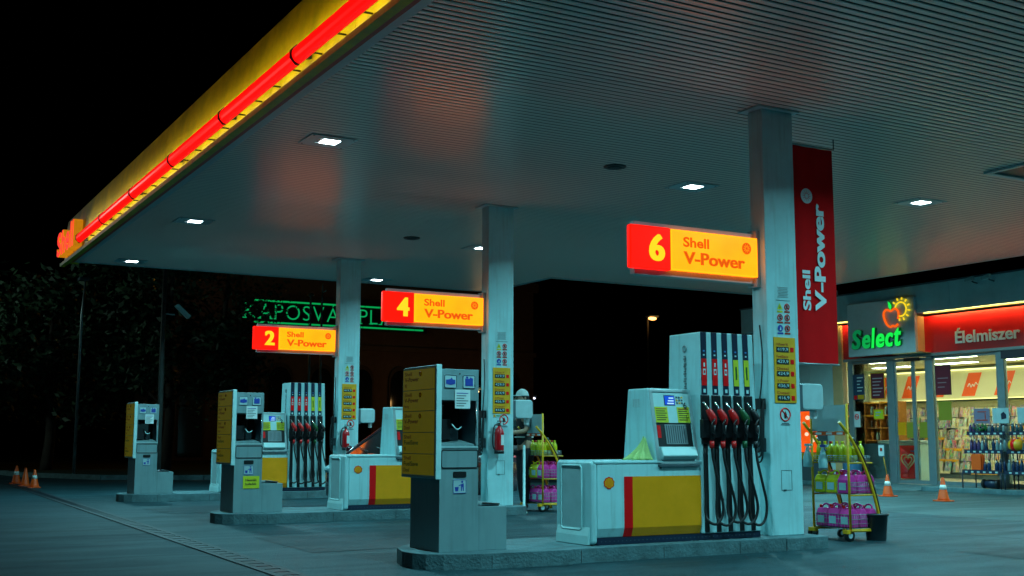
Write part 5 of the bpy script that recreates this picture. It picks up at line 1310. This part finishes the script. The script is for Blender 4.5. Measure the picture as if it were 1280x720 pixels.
street_lamp(-3.5, 37.5, 7., (.6, .95, .85), 8., .5, 'street lamp on the verge outside the left edge of the photo', 450)  # unseen lamp put in to brighten the dark trees
street_lamp(10.35, 46, 7.35, (1., .45, .03), 3., .22, 'small amber light among the leaves beside the camera pole', 60, .18)
# ------------------------------------------------------------------ trees
LEAF = mat('leaf', (.028, .072, .034), .6, var=.4, vscale=1.5); LEAF2 = mat('leaf_lighter', (.04, .095, .04), .6, var=.4, vscale=1.5); BARK = mat('bark', (.05, .04, .032), .9, var=.3)
def tree(x, y, h, rad, n, label, seed):
    rnd = random.Random(seed); t = thing('tree', label, 'tree', (x, y, .1), 'trees along the dark verge')
    mb = MB(); mb.tube(spline([(x, y, 0), (x+.1, y, h*.25), (x-.08, y+.05, h*.55), (x, y, h*.85)], 4), [.20-.012*i for i in range(13)], BARK, 8)
    ends = []
    for k in range(12):
        a = rnd.uniform(0, 6.28); z0 = h*rnd.uniform(.22, .7); r_ = rad*rnd.uniform(.5, .95); z1 = min(h*.97, z0+rnd.uniform(.3, 1.8))
        e_ = (x+r_*math.cos(a), y+r_*math.sin(a), z1); mb.tube(spline([(x, y, z0), (x+r_*.5*math.cos(a), y+r_*.5*math.sin(a), (z0+z1)/2+.2), e_], 3), [.07, .06, .055, .05, .04, .03, .02], BARK, 6); ends.append(Vector(e_))
    mb.build('trunk', t)
    cl = [(e_+Vector((rnd.gauss(0, .3), rnd.gauss(0, .3), rnd.gauss(0, .3))), rnd.uniform(.5, 1.0)) for e_ in ends for _ in range(3)]+[(Vector((x+rnd.gauss(0, rad*.4), y+rnd.gauss(0, rad*.4), h*rnd.uniform(.35, 1.0))), rnd.uniform(.5, 1.1)) for _ in range(22)]
    vs = []; fs = []; mi = []
    for i in range(n):
        c, r_ = cl[rnd.randrange(len(cl))]
        p = c+Vector((rnd.gauss(0, .5), rnd.gauss(0, .5), rnd.gauss(0, .42)))*r_
        u = Vector((rnd.gauss(0, 1), rnd.gauss(0, 1), rnd.gauss(0, .6))).normalized(); w_ = u.cross(Vector((rnd.gauss(0, 1), rnd.gauss(0, 1), rnd.gauss(0, 1)))).normalized(); s = rnd.uniform(.09, .19)*(.55 if rad < 1.8 else 1)
        o = len(vs); vs += [p-u*s, p+w_*s*.45, p+u*s, p-w_*s*.45]; fs.append((o, o+1, o+2, o+3)); mi.append(rnd.random() < .4)
    mb = MB(); mb.raw(vs, fs, LEAF); k2 = mb._m(LEAF2); mb.mi = [k2 if q else 0 for q in mi]
    me = bpy.data.meshes.new('crown'); me.from_pydata([tuple(Vector(p)-ORIG[t.name]) for p in mb.v], [], mb.f)
    for m_ in mb.mats: me.materials.append(m_)
    me.polygons.foreach_set('material_index', mb.mi)
    o = bpy.data.objects.new('crown', me); col.objects.link(o); o.parent = t
for a in ((2.2, 42, 5.2, 2.2, 6000, 'dark leafy tree leftmost, behind the three far cones', 1), (5.8, 40.5, 6.0, 2.5, 7000, 'dark tall tree behind the thin grey post', 2), (9.0, 38.0, 8.4, 2.9, 8000, 'dark leafy tree right behind the camera pole', 3), (10.7, 37.5, 7.6, 1.5, 3800, 'tree whose leaves cover the first green neon letters', 4), (-2, 46, 5.2, 2.4, 5000, 'dark tree outside the left edge of the photo', 5)): tree(*a)

# ------------------------------------------------------------------ world, camera
w = bpy.data.worlds.new('World'); scene.world = w; w.use_nodes = True
nt = w.node_tree; bg = nt.nodes['Background']; sky = nt.nodes.new('ShaderNodeTexSky'); sky.sky_type = 'NISHITA'; sky.sun_disc = False
sky.sun_elevation = R(-10); sky.sun_rotation = R(200); bg.inputs[1].default_value = .05
nt.links.new(sky.outputs[0], bg.inputs[0])
F_PX, YAW, PIT, ROLL = 1457.37, R(60.2772), R(7.40936), R(.110937)
F = Vector((math.cos(YAW)*math.cos(PIT), math.sin(YAW)*math.cos(PIT), math.sin(PIT))); Rt = Vector((math.sin(YAW), -math.cos(YAW), 0)); U = Rt.cross(F)
R2 = math.cos(ROLL)*Rt+math.sin(ROLL)*U; U2 = -math.sin(ROLL)*Rt+math.cos(ROLL)*U
cam = bpy.data.cameras.new('camera'); co = bpy.data.objects.new('camera', cam); col.objects.link(co)
mw = Matrix(((R2.x, U2.x, -F.x, 0), (R2.y, U2.y, -F.y, 0), (R2.z, U2.z, -F.z, 1.1), (0, 0, 0, 1)))
co.matrix_world = mw
cam.sensor_width = 36; cam.lens = F_PX/1280*36; cam.clip_start = .05; cam.clip_end = 900
scene.camera = co
scene.view_settings.view_transform = 'Standard'; scene.view_settings.look = 'None'; scene.view_settings.exposure = EXPO; scene.view_settings.gamma = 1
scene.render.engine = 'CYCLES'; c = scene.cycles
c.use_denoising = True
c.max_bounces = 8; c.diffuse_bounces = 4; c.glossy_bounces = 4; c.transparent_max_bounces = 12; c.sample_clamp_indirect = 6; c.caustics_reflective = False; c.caustics_refractive = False
